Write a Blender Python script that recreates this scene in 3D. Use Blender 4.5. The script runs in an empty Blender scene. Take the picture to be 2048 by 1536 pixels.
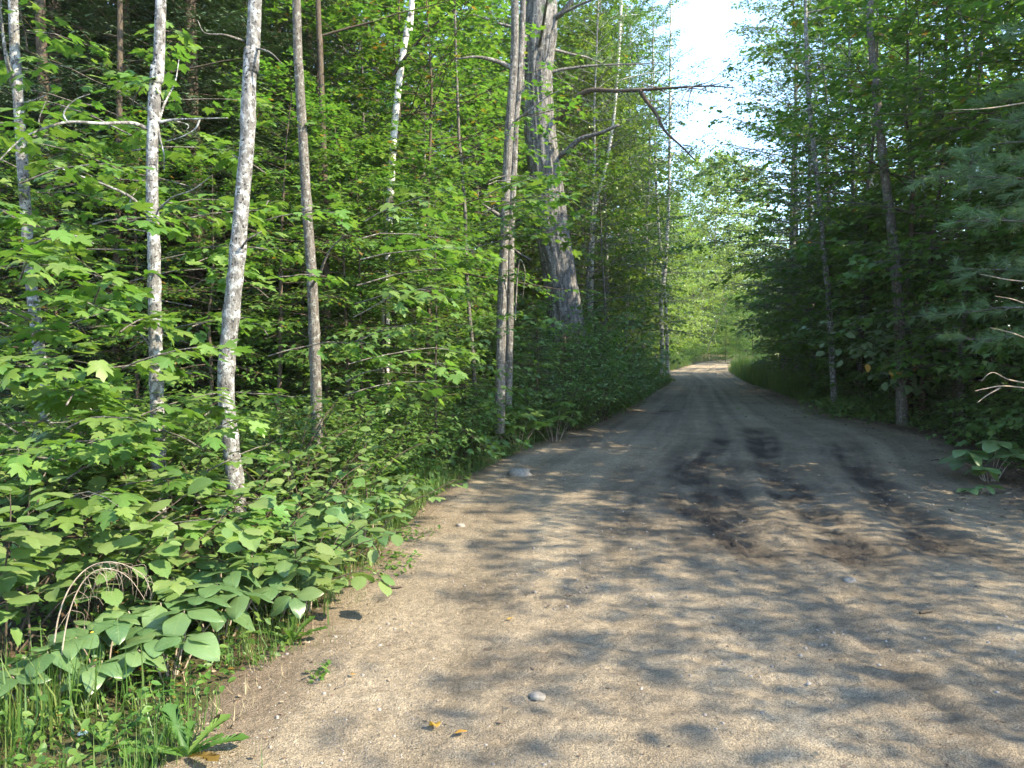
import bpy, math, random
import numpy as np
from mathutils import Matrix, Vector

S = bpy.context.scene
COL = S.collection
rng = np.random.default_rng(11)
random.seed(11)
PI = math.pi

# ------------------------------------------------------------------ camera, sky, sun, exposure
FPX = 1518.0                      # focal length in pixels of the 2048 px wide frame
PITCH = math.radians(2.0)
CAM_Z = 1.6
cam_d = bpy.data.cameras.new('camera')
cam_d.sensor_width = 36.0
cam_d.lens = 36.0 * FPX / 2048.0
cam_d.clip_start = 0.05
cam_d.clip_end = 1500.0
cam = bpy.data.objects.new('camera', cam_d)
cam.location = (0, 0, CAM_Z)
cam.rotation_euler = (PI / 2 - PITCH, 0, 0)
COL.objects.link(cam)
S.camera = cam

SUN_AZ = math.radians(111.0)      # clockwise from the view direction
SUN_EL = math.radians(40.0)
world = bpy.data.worlds.new('World')
S.world = world
world.use_nodes = True
wn = world.node_tree
bg = wn.nodes['Background']
sky = wn.nodes.new('ShaderNodeTexSky')
sky.sky_type = 'NISHITA'
sky.sun_disc = False
sky.sun_elevation = SUN_EL
sky.sun_rotation = SUN_AZ
sky.air_density = 1.0
sky.dust_density = .2
sky.ozone_density = 1.6
wn.links.new(sky.outputs['Color'], bg.inputs['Color'])
bg.inputs['Strength'].default_value = 0.15

sun_d = bpy.data.lights.new('sun', 'SUN')
sun_d.energy = 3.3
sun_d.angle = math.radians(0.5)
sun_d.color = (1.0, 0.88, 0.66)
sun = bpy.data.objects.new('sun', sun_d)
to_sun = Vector((math.cos(SUN_EL) * math.sin(SUN_AZ), math.cos(SUN_EL) * math.cos(SUN_AZ), math.sin(SUN_EL)))
sun.rotation_euler = to_sun.to_track_quat('Z', 'Y').to_euler()
sun.location = (20, -5, 30)
COL.objects.link(sun)

S.view_settings.view_transform = 'Standard'
S.view_settings.look = 'None'
S.view_settings.exposure = 2.42
S.view_settings.gamma = 1.0
S.view_settings.use_curve_mapping = False
S.render.engine = 'CYCLES'
cy = S.cycles
cy.max_bounces = 8
cy.diffuse_bounces = 4
cy.glossy_bounces = 2
cy.transmission_bounces = 4
cy.transparent_max_bounces = 4
cy.caustics_reflective = False
cy.caustics_refractive = False
cy.use_adaptive_sampling = True
cy.adaptive_threshold = 0.015
cy.use_denoising = True
cy.sample_clamp_indirect = 6.0

# ------------------------------------------------------------------ helpers: terrain
def smooth_interp(xs, ys):
    xs = np.array(xs, float); ys = np.array(ys, float)
    fx = np.linspace(xs[0], xs[-1], 2000)
    fy = np.interp(fx, xs, ys)
    w = max(3, int(2000 * 3.0 / (xs[-1] - xs[0])))
    k = np.ones(w) / w
    fy = np.convolve(np.pad(fy, w, mode='edge'), k, 'same')[w:-w]
    return lambda v: np.interp(v, fx, fy)

ZR = smooth_interp([-60, 9, 14, 18, 32, 40, 55, 62, 75, 150, 400], [0, 0, .17, .31, .55, .81, 1.40, 1.52, 1.2, 0.0, 0.0])
XL = smooth_interp([-60, 0, 3.3, 7, 9, 15.5, 18.3, 32, 40, 52, 58, 66, 120], [-3.5, -1.8, -1.38, -1.12, -1.0, 1.3, 2.6, 6.6, 7.9, 12.9, 17, 26, 70])
XR = smooth_interp([-60, 0, 9.5, 12.9, 14, 18, 32, 41, 50, 58, 66, 120], [6.0, 6.2, 6.5, 8.0, 8.2, 7.8, 10.1, 11.9, 15.0, 21.5, 32, 80])

def vnoise(x, y, seed=0):
    xi = np.floor(x).astype(np.int64); yi = np.floor(y).astype(np.int64)
    xf = x - xi; yf = y - yi
    u = xf * xf * (3 - 2 * xf); v = yf * yf * (3 - 2 * yf)
    def h(a, b):
        n = (a * 374761393 + b * 668265263 + seed * 974711) & 0x7fffffff
        n = ((n ^ (n >> 13)) * 1274126177) & 0x7fffffff
        return ((n ^ (n >> 16)) & 0xffff) / 65535.0
    return (h(xi, yi) * (1 - u) + h(xi + 1, yi) * u) * (1 - v) + (h(xi, yi + 1) * (1 - u) + h(xi + 1, yi + 1) * u) * v

def fbm(x, y, octaves=4, seed=0):
    s = 0; a = .5
    for i in range(octaves):
        s = s + a * (vnoise(x * 2 ** i, y * 2 ** i, seed + i) - .5)
        a *= .5
    return s

def sstep(a, b, x):
    t = np.clip((x - a) / (b - a), 0, 1)
    return t * t * (3 - 2 * t)

def base_z(x, y):
    """terrain without the road's own relief"""
    x = np.asarray(x, float); y = np.asarray(y, float)
    z = ZR(y)
    dl = XL(y) - x
    dr = x - XR(y)
    z = z + .28 * sstep(.2, 2.6, dl) + .5 * sstep(.4, 4.0, dr)
    off = np.maximum(dl, dr)
    z = z + (fbm(x * .35, y * .35, 3, 5) * .35) * sstep(.2, 3, off)
    return z

def gz(x, y):
    return float(base_z(x, y))

def pix(px, py, d):
    """world point seen at photo pixel (px, py) at depth d along the view"""
    r = (px - 1024) / FPX; u = (768 - py) / FPX
    fy = math.cos(PITCH) + u * math.sin(PITCH)
    fz = -math.sin(PITCH) + u * math.cos(PITCH)
    return np.array([r * d / fy, d, CAM_Z + fz * d / fy])

def on_ground(px, py):
    d = 3.0
    for _ in range(60):
        u = (768 - py) / FPX
        fy = math.cos(PITCH) + u * math.sin(PITCH); fz = -math.sin(PITCH) + u * math.cos(PITCH)
        x = (px - 1024) / FPX * d / fy
        dn = (gz(x, d) - CAM_Z) * fy / fz
        d = d * .5 + dn * .5
    return np.array([(px - 1024) / FPX * d / fy, d, gz((px - 1024) / FPX * d / fy, d)])

def at(px, d):
    x = (px - 1024) / FPX * d
    return np.array([x, d, gz(x, d)])

# ------------------------------------------------------------------ helpers: meshes and objects
class Buf:
    """collects vertices and faces, builds one mesh"""
    def __init__(self):
        self.v = []; self.n = 0; self.f = []
    def add(self, v, faces):
        v = np.asarray(v, float).reshape(-1, 3)
        self.v.append(v)
        for f in faces:                                   # arrays (n,k)
            self.f.append(np.asarray(f, np.int64) + self.n)
        self.n += len(v)
    def inst(self, base, pos, ax, ay, az, sc):
        """copies of a base shape (verts, [faces (n,k)...]) at n frames"""
        bv, bf = base
        n = len(pos)
        if n == 0: return
        sc = np.asarray(sc, float).reshape(-1, 1, 1)
        V = (bv[None, :, 0:1] * ax[:, None, :] + bv[None, :, 1:2] * ay[:, None, :] + bv[None, :, 2:3] * az[:, None, :]) * sc + pos[:, None, :]
        m = len(bv)
        offs = (np.arange(n) * m)[:, None, None]
        self.add(V.reshape(-1, 3), [(np.asarray(f)[None] + offs).reshape(-1, np.asarray(f).shape[1]) for f in bf])
    def mesh(self, name, mat=None, smooth=False, attr=None):
        me = bpy.data.meshes.new(name)
        V = np.concatenate(self.v) if self.v else np.zeros((0, 3))
        me.vertices.add(len(V)); me.vertices.foreach_set('co', V.astype(np.float32).ravel())
        loops = np.concatenate([f.ravel() for f in self.f]) if self.f else np.zeros(0, np.int64)
        sizes = np.concatenate([np.full(len(f), f.shape[1]) for f in self.f]) if self.f else np.zeros(0, np.int64)
        me.loops.add(len(loops)); me.loops.foreach_set('vertex_index', loops.astype(np.int32))
        me.polygons.add(len(sizes))
        starts = np.concatenate([[0], np.cumsum(sizes)[:-1]]) if len(sizes) else sizes
        me.polygons.foreach_set('loop_start', starts.astype(np.int32))
        if smooth: me.polygons.foreach_set('use_smooth', np.ones(len(sizes), bool))
        if attr:
            for k, a in attr.items():
                at_ = me.attributes.new(k, 'FLOAT', 'POINT'); at_.data.foreach_set('value', np.asarray(a, np.float32).ravel())
        me.update(calc_edges=True)
        if mat is not None: me.materials.append(mat)
        return me

def obj(name, me, parent=None, loc=None, kind=None, label=None):
    o = bpy.data.objects.new(name, me)
    COL.objects.link(o)
    if parent is not None: o.parent = parent
    if loc is not None: o.location = [float(c) for c in loc]
    if kind: o['kind'] = kind
    if label: o['label'] = label
    return o

def tag(o, label, cat, group=None):
    o['label'] = label; o['category'] = cat
    if group: o['group'] = group
    return o

def thing(name, label, cat, loc, rz=0, group=None, scale=1.0):
    o = bpy.data.objects.new(name, None)
    o.empty_display_size = .1
    COL.objects.link(o)
    o.location = [float(c) for c in loc]; o.rotation_euler = (0, 0, rz); o.scale = (scale, scale, scale)
    return tag(o, label, cat, group)

def norm(a):
    return a / np.maximum(np.linalg.norm(a, axis=-1, keepdims=True), 1e-9)

def frames(dirs, normals):
    ay = norm(dirs); ax = norm(np.cross(ay, normals)); az = np.cross(ax, ay)
    return ax, ay, az

def tube(buf, path, radii, sides=6, rough=0.0, seed=0, cap=True):
    path = np.asarray(path, float); n = len(path)
    radii = np.broadcast_to(np.asarray(radii, float), (n,))
    tan = norm(np.gradient(path, axis=0))
    ref = np.array([0, 1.0, 0]) if abs(tan[0][2]) > .7 else np.array([0, 0, 1.0])
    ax = norm(np.cross(tan, ref[None, :])); bx = np.cross(tan, ax)
    a = np.linspace(0, 2 * PI, sides, endpoint=False)
    rr = radii[:, None] * np.ones((n, sides))
    if rough > 0:
        L = np.concatenate([[0], np.cumsum(np.linalg.norm(np.diff(path, axis=0), axis=1))])
        rr = rr * (1 + rough * 2 * fbm(np.cos(a)[None, :] * 1.7 + 9 + seed + 0 * L[:, None], L[:, None] * 2.2 + np.sin(a)[None, :] * 1.7 + 7, 3, seed))
    V = path[:, None, :] + rr[..., None] * (np.cos(a)[None, :, None] * ax[:, None, :] + np.sin(a)[None, :, None] * bx[:, None, :])
    i = np.arange(n - 1)[:, None] * sides; j = np.arange(sides)[None, :]; j2 = (j + 1) % sides
    q = np.stack([i + j, i + j2, i + sides + j2, i + sides + j], -1).reshape(-1, 4)
    fs = [q]
    if cap and sides >= 3:
        fs.append((np.arange(sides) + (n - 1) * sides)[None, :])
    buf.add(V.reshape(-1, 3), fs)

def curve(pts, n=16):
    """smooth Catmull-Rom path through pts"""
    P = np.asarray(pts, float)
    P = np.vstack([2 * P[0] - P[1], P, 2 * P[-1] - P[-2]])
    out = []
    m = len(P) - 3
    for k in range(m):
        t = np.linspace(0, 1, max(2, n // m + 1), endpoint=(k == m - 1))[:, None]
        p0, p1, p2, p3 = P[k], P[k + 1], P[k + 2], P[k + 3]
        out.append(.5 * ((2 * p1) + (-p0 + p2) * t + (2 * p0 - 5 * p1 + 4 * p2 - p3) * t ** 2 + (-p0 + 3 * p1 - 3 * p2 + p3) * t ** 3))
    return np.vstack(out)

# ------------------------------------------------------------------ materials
def new_mat(name):
    m = bpy.data.materials.new(name); m.use_nodes = True
    nt = m.node_tree
    for n in list(nt.nodes): nt.nodes.remove(n)
    out = nt.nodes.new('ShaderNodeOutputMaterial')
    return m, nt, out

class NT:
    def __init__(self, nt): self.nt = nt
    def n(self, t, **kw):
        nd = self.nt.nodes.new('ShaderNode' + t)
        for k, v in kw.items():
            if k.startswith('i_'): nd.inputs[k[2:].replace('_', ' ')].default_value = v
            else: setattr(nd, k, v)
        return nd
    def l(self, a, b): self.nt.links.new(a, b)
    def ramp(self, fac, stops, interp='LINEAR'):
        r = self.nt.nodes.new('ShaderNodeValToRGB'); r.color_ramp.interpolation = interp
        e = r.color_ramp.elements
        while len(e) < len(stops): e.new(.5)
        for el, (p, c) in zip(e, stops):
            el.position = p; el.color = (c[0], c[1], c[2], 1) if len(c) == 3 else c
        self.l(fac, r.inputs['Fac']); return r.outputs['Color']
    def mix(self, fac, a, b, mode='MIX'):
        m = self.nt.nodes.new('ShaderNodeMix'); m.data_type = 'RGBA'; m.blend_type = mode
        if isinstance(fac, (int, float)): m.inputs[0].default_value = fac
        else: self.l(fac, m.inputs[0])
        for s, v in ((6, a), (7, b)):
            if isinstance(v, tuple): m.inputs[s].default_value = (v[0], v[1], v[2], 1)
            else: self.l(v, m.inputs[s])
        return m.outputs[2]
    def math(self, op, a, b=None, c=None):
        m = self.nt.nodes.new('ShaderNodeMath'); m.operation = op
        for i, v in enumerate((a, b, c)):
            if v is None: continue
            if isinstance(v, (int, float)): m.inputs[i].default_value = v
            else: self.l(v, m.inputs[i])
        return m.outputs[0]

def leaf_mat(name, c_dark, c_mid, c_light, trans=.38, gloss=.45, odd=None, veins=False):
    """leaf: colour varies from leaf to leaf, lets light through"""
    m, nt, out = new_mat(name); k = NT(nt)
    oi = k.n('ObjectInfo'); ge = k.n('NewGeometry')
    r = k.math('FRACT', k.math('ADD', k.math('MULTIPLY', oi.outputs['Random'], 7.31), ge.outputs['Random Per Island']))
    stops = [(0, c_dark), (.5, c_mid), (.93, c_light)]
    if odd: stops = [(0, c_dark), (.5, c_mid), (.9, c_light), (.975, c_light), (.985, odd)]
    col = k.ramp(r, stops)
    nz = k.n('TexNoise', i_Scale=1.1, i_Detail=2.0)
    k.l(ge.outputs['Position'], nz.inputs['Vector'])
    hsv = k.n('HueSaturation')
    k.l(col, hsv.inputs['Color'])
    k.l(k.math('MULTIPLY_ADD', nz.outputs['Fac'], .05, .475), hsv.inputs['Hue'])
    k.l(k.math('MULTIPLY_ADD', nz.outputs['Fac'], .7, .65), hsv.inputs['Value'])
    col = hsv.outputs['Color']
    if veins:
        tc = k.n('TexCoord'); sx = k.n('SeparateXYZ'); k.l(tc.outputs['Object'], sx.inputs[0])
        ax = k.math('ABSOLUTE', sx.outputs['X'])
        mid = k.math('LESS_THAN', ax, .012)
        v = k.math('FRACT', k.math('MULTIPLY', k.math('SUBTRACT', sx.outputs['Y'], k.math('MULTIPLY', ax, .75)), 7.0))
        side = k.math('LESS_THAN', v, .11)
        vein = k.math('MAXIMUM', mid, k.math('MULTIPLY', side, .55))
        col = k.mix(k.math('MULTIPLY', vein, .5), col, (.16, .22, .07))
        bl = k.n('TexNoise', i_Scale=9.0, i_Detail=3.0); k.l(tc.outputs['Object'], bl.inputs['Vector'])
        col = k.mix(k.math('MULTIPLY', k.math('GREATER_THAN', bl.outputs['Fac'], .70), .5), col, (.13, .12, .05))
    p = k.n('BsdfPrincipled', i_Roughness=gloss)
    p.inputs['Specular IOR Level'].default_value = .45
    k.l(col, p.inputs['Base Color'])
    if veins:
        bmp = k.n('Bump', i_Strength=.35, i_Distance=.02)
        k.l(vein, bmp.inputs['Height']); k.l(bmp.outputs[0], p.inputs['Normal'])
    t = k.n('BsdfTranslucent')
    tcol = k.mix(1.0, col, (1.25, 1.38, .66), 'MULTIPLY')
    k.l(tcol, t.inputs['Color'])
    ms = k.n('MixShader'); ms.inputs[0].default_value = trans
    k.l(p.outputs[0], ms.inputs[1]); k.l(t.outputs[0], ms.inputs[2]); k.l(ms.outputs[0], out.inputs['Surface'])
    return m

def bark_mat(name, c1, c2, c3, scale=1.0, stretch=.25, lichen=None, lichen_amt=.55, furrow=.6, birch=False):
    m, nt, out = new_mat(name); k = NT(nt)
    tc = k.n('TexCoord'); oi = k.n('ObjectInfo')
    mp = k.n('Mapping'); mp.inputs['Scale'].default_value = (scale, scale, scale * stretch)
    k.l(tc.outputs['Object'], mp.inputs['Vector'])
    n1 = k.n('TexNoise', i_Scale=26.0, i_Detail=6.0, i_Roughness=.65); k.l(mp.outputs[0], n1.inputs['Vector'])
    col = k.ramp(n1.outputs['Fac'], [(.3, c1), (.5, c2), (.7, c3)])
    h = n1.outputs['Fac']
    if lichen:
        n2 = k.n('TexNoise', i_Scale=17.0 * scale, i_Detail=5.0, i_Roughness=.7); k.l(tc.outputs['Object'], n2.inputs['Vector'])
        f = k.ramp(n2.outputs['Fac'], [(lichen_amt - .04, (0, 0, 0)), (lichen_amt + .06, (1, 1, 1))])
        col = k.mix(f, col, lichen)
        n3 = k.n('TexNoise', i_Scale=45.0 * scale, i_Detail=3.0); k.l(tc.outputs['Object'], n3.inputs['Vector'])
        f3 = k.ramp(n3.outputs['Fac'], [(.60, (0, 0, 0)), (.66, (1, 1, 1))])
        col = k.mix(f3, col, tuple(c * .45 for c in c1))
    if birch:
        mp2 = k.n('Mapping'); mp2.inputs['Scale'].default_value = (5, 5, 26); k.l(tc.outputs['Object'], mp2.inputs['Vector'])
        n4 = k.n('TexNoise', i_Scale=1.0, i_Detail=3.0); k.l(mp2.outputs[0], n4.inputs['Vector'])
        col = k.mix(k.ramp(n4.outputs['Fac'], [(.60, (0, 0, 0)), (.66, (1, 1, 1))]), col, (.03, .028, .025))
        n5 = k.n('TexNoise', i_Scale=2.4, i_Detail=2.0); k.l(tc.outputs['Object'], n5.inputs['Vector'])
        col = k.mix(k.ramp(n5.outputs['Fac'], [(.58, (0, 0, 0)), (.64, (1, 1, 1))]), col, (.05, .045, .04))
    p = k.n('BsdfPrincipled', i_Roughness=.9); p.inputs['Specular IOR Level'].default_value = .2
    k.l(col, p.inputs['Base Color'])
    b = k.n('Bump', i_Strength=furrow, i_Distance=.02); k.l(h, b.inputs['Height']); k.l(b.outputs[0], p.inputs['Normal'])
    k.l(p.outputs[0], out.inputs['Surface'])
    return m

M_MAPLE = leaf_mat('maple_leaf', (.062, .135, .026), (.090, .180, .034), (.135, .215, .042), .50, odd=(.20, .12, .03))
M_MAPLE_N = leaf_mat('maple_leaf_close', (.070, .150, .030), (.100, .195, .038), (.150, .225, .050), .42, veins=True)
M_HAZEL = leaf_mat('hazel_leaf', (.080, .150, .040), (.115, .190, .052), (.160, .215, .068), .38, .5, veins=True)
M_BROAD = leaf_mat('broad_leaf', (.068, .130, .050), (.090, .160, .060), (.120, .185, .070), .32, .34, veins=True)
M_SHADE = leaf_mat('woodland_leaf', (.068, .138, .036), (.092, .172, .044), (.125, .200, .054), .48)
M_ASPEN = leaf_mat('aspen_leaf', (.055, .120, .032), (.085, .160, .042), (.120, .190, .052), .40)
M_BRIGHT = leaf_mat('sunny_leaf', (.125, .200, .036), (.165, .240, .046), (.210, .270, .060), .48)  # sunlit look put into the colour: lighter and yellower than the other leaves
M_PALE = leaf_mat('pale_leaf', (.10, .165, .080), (.13, .195, .095), (.16, .22, .11), .30, .32, veins=True)  # pale leaf, its colour lightened further for the sky light it catches
M_STRAW = leaf_mat('dry_straw', (.20, .15, .08), (.30, .24, .13), (.38, .32, .19), .2, .7)
M_GRASS = leaf_mat('grass_blade', (.050, .115, .022), (.080, .150, .030), (.130, .165, .045), .35)
M_SPRUCE = leaf_mat('spruce_needle', (.024, .052, .022), (.036, .072, .028), (.052, .092, .034), .15, .6)
M_PINE = leaf_mat('pine_needle', (.085, .160, .085), (.115, .200, .098), (.150, .225, .095), .38, .45)
M_YELLOW = leaf_mat('yellowed_leaf', (.34, .17, .03), (.42, .24, .04), (.50, .32, .07), .25, .6)
M_LITTER = leaf_mat('fallen_leaf', (.06, .040, .028), (.12, .080, .052), (.20, .15, .10), .05, .8)

B_PALE = bark_mat('pale_lichen_bark', (.045, .042, .040), (.135, .128, .12), (.22, .212, .20), 1.0, .45, (.33, .335, .33), .53, 1.0)
B_GREY = bark_mat('grey_bark', (.045, .040, .035), (.105, .093, .08), (.165, .15, .13), 1.2, .3, (.23, .23, .21), .57, .9)
B_BROWN = bark_mat('brown_bark', (.035, .027, .02), (.075, .058, .042), (.12, .095, .07), 1.2, .3)
B_PINE = bark_mat('pine_bark', (.030, .028, .027), (.115, .108, .10), (.24, .228, .212), .6, .36, (.25, .26, .235), .60, 1.0)
B_BIRCH = bark_mat('birch_bark', (.38, .35, .32), (.58, .55, .52), (.70, .68, .65), 1.0, 2.0, None, .5, .2, True)
B_DEAD = bark_mat('weathered_wood', (.04, .036, .033), (.115, .105, .095), (.21, .195, .18), 1.0, .22, (.24, .24, .225), .56, 1.0)
B_RED = bark_mat('reddish_pine_bark', (.10, .055, .04), (.25, .16, .125), (.36, .26, .21), .8, .3)
B_TWIG = bark_mat('dry_twig', (.16, .12, .09), (.27, .22, .17), (.36, .31, .25), 1.0, .2)

# ------------------------------------------------------------------ leaf shapes (base at origin, along +Y, facing +Z, length 1)
def fan(outline, centre, curl=.25, fold=.12, tw=0.0):
    P = np.array([centre] + list(outline), float)
    z = -curl * (P[:, 1] ** 2) * .5 + fold * np.abs(P[:, 0]) * 1.2 - curl * P[:, 0] ** 2 + tw * P[:, 0] * P[:, 1]
    z[0] -= fold * .05
    v = np.column_stack([P, z])
    n = len(outline)
    f = np.array([[0, 1 + i, 1 + (i + 1) % n] for i in range(n)])
    return v, [f]

MAPLE_R = [(.05, -.02), (.26, -.06), (.42, .06), (.31, .20), (.58, .36), (.49, .45), (.53, .62), (.34, .55), (.19, .50), (.25, .72), (.13, .80)]
MAPLE_OUT = [(0, .03)] + MAPLE_R + [(0, 1.0)] + [(-x, y) for x, y in MAPLE_R[::-1]]
def jig(o, a): return [(x + rng.normal(0, a), y + rng.normal(0, a)) for x, y in o]
MAPLE_HI = [fan(jig(MAPLE_OUT, .015), (0, .34), rng.uniform(.1, .7), rng.uniform(-.1, .28), rng.uniform(-.3, .3)) for _ in range(5)]
lo_r = [(.34, .02), (.26, .22), (.54, .48), (.2, .52)]
LO_OUT = [(0, 0)] + lo_r + [(0, 1.0)] + [(-x, y) for x, y in lo_r[::-1]]
def ngon(outline, curl, fold):
    P = np.array(outline, float)
    z = -curl * P[:, 1] ** 2 * .5 + fold * np.abs(P[:, 0])
    h = len(P) // 2
    a = np.array([list(range(0, h + 1))]); b = np.array([[h] + list(range(h + 1, len(P))) + [0]])
    return np.column_stack([P, z]), [a, b]
MAPLE_LO = [ngon(LO_OUT, .3, .15), ngon(LO_OUT, .5, -.05)]
def toothed(w, n=22, amp=.05):
    o = []
    for i in range(n):
        t = 2 * PI * i / n
        y = .5 - .5 * math.cos(t); x = w * math.sin(t) * (1.12 - .35 * y)
        k = 1 + (amp if i % 2 else -amp)
        o.append((x * k, .5 + (y - .5) * (1 + .4 * (k - 1))))
    o[n // 2] = (0, 1.08)
    return o
HAZEL_HI = [fan(toothed(rng.uniform(.40, .47)), (0, .45), rng.uniform(.2, .7), rng.uniform(-.05, .3), rng.uniform(-.3, .3)) for _ in range(4)]
def oval(w, rows=7, droop=.5, fold=.2, wave=.03):
    v = []; f = []
    for i in range(rows + 1):
        t = i / rows
        hw = w * math.sin(PI * t ** .85) ** .75 if 0 < t < 1 else 0.004
        hw *= (1 if t < .6 else 1 - .12 * (t - .6))
        zc = -droop * t * t * .6
        for s in (-1, -.5, 0, .5, 1):
            v.append((s * hw, t - .02 * abs(s), zc + fold * hw * abs(s) - .25 * hw * s * s + wave * math.sin(9 * t + 3 * s) * abs(s)))
    for i in range(rows):
        for j in range(4):
            a = i * 5 + j; f.append((a, a + 1, a + 6, a + 5))
    return np.array(v), [np.array(f)]
OVAL_HI = [oval(rng.uniform(.33, .41), 8, rng.uniform(.2, .8), rng.uniform(.05, .3), rng.uniform(.01, .04)) for _ in range(4)]
lo2 = [(.24, .25), (.27, .6)]
OVAL_OUT = [(0, 0)] + lo2 + [(0, 1)] + [(-x, y) for x, y in lo2[::-1]]
OVAL_LO = [ngon(OVAL_OUT, .4, .25), ngon(OVAL_OUT, .6, 0)]
DIAMOND = [(np.array([(0, 0, 0), (.34, .45, .05), (0, 1, -.1), (-.34, .45, .05)]), [np.array([[0, 1, 2, 3]])])]
NEEDLE = [(np.array([(-.05, 0, 0), (.05, 0, 0), (0, 1, -.06)]), [np.array([[0, 1, 2]])])]
PNEEDLE = [(np.array([(-.016, 0, 0), (.016, 0, 0), (.013, .6, -.02), (0, 1, -.08), (-.013, .6, -.02)]), [np.array([[0, 1, 2, 4]]), np.array([[4, 2, 3]])])]
BLADE = [(np.array([(-.016, 0, 0), (.016, 0, 0), (.012, .5, -.10), (-.012, .5, -.10), (0, .95, -.42)]), [np.array([[0, 1, 2, 3]]), np.array([[3, 2, 4]])]),
         (np.array([(-.013, 0, 0), (.013, 0, 0), (.010, .45, -.16), (-.010, .45, -.16), (0, .78, -.62)]), [np.array([[0, 1, 2, 3]]), np.array([[3, 2, 4]])])]

class Leaves:
    """positions, directions, normals and sizes of leaves"""
    def __init__(self): self.p = []; self.d = []; self.n = []; self.s = []
    def add(self, p, d, n, s):
        self.p.append(np.atleast_2d(p)); self.d.append(np.atleast_2d(d)); self.n.append(np.atleast_2d(n)); self.s.append(np.atleast_1d(s))
    def get(self):
        return np.vstack(self.p), np.vstack(self.d), np.vstack(self.n), np.concatenate(self.s)
    def count(self): return sum(len(s) for s in self.s)
    def mesh(self, name, bases, mat):
        p, d, n, s = self.get(); b = Buf()
        ax, ay, az = frames(d, n)
        pick = rng.integers(0, len(bases), len(p))
        for i, base in enumerate(bases):
            w = pick == i
            b.inst(base, p[w], ax[w], ay[w], az[w], s[w])
        return b.mesh(name, mat)
    def objects(self, name, meshes, parent, label=None):
        """each leaf an object of its own"""
        p, d, n, s = self.get()
        ax, ay, az = frames(d, n)
        pick = rng.integers(0, len(meshes), len(p))
        for i in range(len(p)):
            o = bpy.data.objects.new(name, meshes[pick[i]])
            COL.objects.link(o); o.parent = parent
            k = float(s[i]); a, b_, c = ax[i] * k, ay[i] * k, az[i] * k
            o.matrix_basis = Matrix(((a[0], b_[0], c[0], p[i][0]), (a[1], b_[1], c[1], p[i][1]), (a[2], b_[2], c[2], p[i][2]), (0, 0, 0, 1)))

def base_mesh(name, base, mat, smooth=True):
    b = Buf(); b.add(base[0], base[1]); return b.mesh(name, mat, smooth)
ME_MAPLE = [base_mesh('maple_leaf', b, M_MAPLE_N, False) for b in MAPLE_HI]
ME_HAZEL = [base_mesh('hazel_leaf', b, M_HAZEL, False) for b in HAZEL_HI]
ME_BROAD = [base_mesh('broad_leaf', b, M_BROAD) for b in OVAL_HI]
ME_PALE = [base_mesh('pale_leaf', b, M_PALE) for b in OVAL_HI[1:]]
ME_YELLOW = [base_mesh('yellow_leaf', b, M_YELLOW) for b in OVAL_HI[:2]]

def spray(L, W, path, r0, leaf, twigs, per, lat=.45, flat=.3, petiole=.5, down=.25, tr=.3, start=.25):
    """side twigs and leaves along a limb path, in a roughly level plane; W: wood buffer or None"""
    path = np.asarray(path, float)
    seg = np.linalg.norm(np.diff(path, axis=0), axis=1); Lc = np.concatenate([[0], np.cumsum(seg)]); tot = Lc[-1]
    def P(t):
        u = t * tot; return np.array([np.interp(u, Lc, path[:, i]) for i in range(3)])
    for q in range(twigs):
        t = start + (1 - start) * (q + rng.uniform(.1, .9)) / twigs
        p = P(t); d = norm(P(min(1, t + .05)) - P(max(0, t - .05)))
        side = norm(np.cross(d, [0, 0, 1.0])) * (1 if q % 2 else -1)
        if q == twigs - 1: side = side * .15
        td = norm(d * rng.uniform(.5, 1.0) + side * rng.uniform(.6, 1.1) + np.array([0, 0, rng.normal(.02, .18)]))
        tl = tot * lat * rng.uniform(.6, 1.15) * (1.05 - .55 * t)
        n = max(2, int(per * rng.uniform(.7, 1.3)))
        ts = np.linspace(.25, 1.0, n)
        bend = np.array([0, 0, -down * tl * .5])
        pts = p + td * tl * ts[:, None] + bend * (ts[:, None] ** 2)
        if W is not None:
            tube(W, np.vstack([p, pts[n // 2], pts[-1]]), [r0 * tr, r0 * tr * .6, r0 * tr * .25], 3, cap=False)
        sd = norm(np.cross(td, [0, 0, 1.0]))
        for sgn in (-1, 1):
            dirs = norm(td * rng.uniform(.3, 1, (n, 1)) + sgn * sd * rng.uniform(.5, 1.1, (n, 1)) + np.column_stack([np.zeros(n), np.zeros(n), rng.normal(-down, .22, n)]))
            nr = norm(np.column_stack([rng.normal(0, flat, n), rng.normal(0, flat, n), np.ones(n)]))
            sz = leaf * rng.uniform(.45, 1.22, n)
            L.add(pts + dirs * (leaf * petiole) * rng.uniform(.5, 1.2, (n, 1)) + rng.normal(0, leaf * .25, (n, 3)), dirs, nr, sz)
        L.add(pts[-1], norm(td + np.array([0, 0, -down])), np.array([[0, 0, 1.0]]), leaf * rng.uniform(.7, 1.1))

def limb_path(p0, az, el, length, sag=0.1, n=6, wob=.06):
    t = np.linspace(0, 1, n)[:, None]
    d = np.array([math.cos(az) * math.cos(el), math.sin(az) * math.cos(el), math.sin(el)])
    w = np.cumsum(rng.normal(0, wob, (n, 3)), axis=0) * length / n; w[0] = 0
    return np.asarray(p0) + d * length * t + np.array([0, 0, -sag * length]) * t ** 2 + w

# ------------------------------------------------------------------ prototypes of trees: (trunk mesh, crown mesh)
def trunk_path(h, lean=.03, wob=.05, n=9):
    z = np.linspace(0, h, n)
    w = np.cumsum(rng.normal(0, wob, (n, 2)), axis=0) * h / n; w -= w[0]
    a = rng.uniform(0, 2 * PI)
    return np.column_stack([w[:, 0] + lean * z * math.cos(a), w[:, 1] + lean * z * math.sin(a), z - .15 * (z == 0)])

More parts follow.
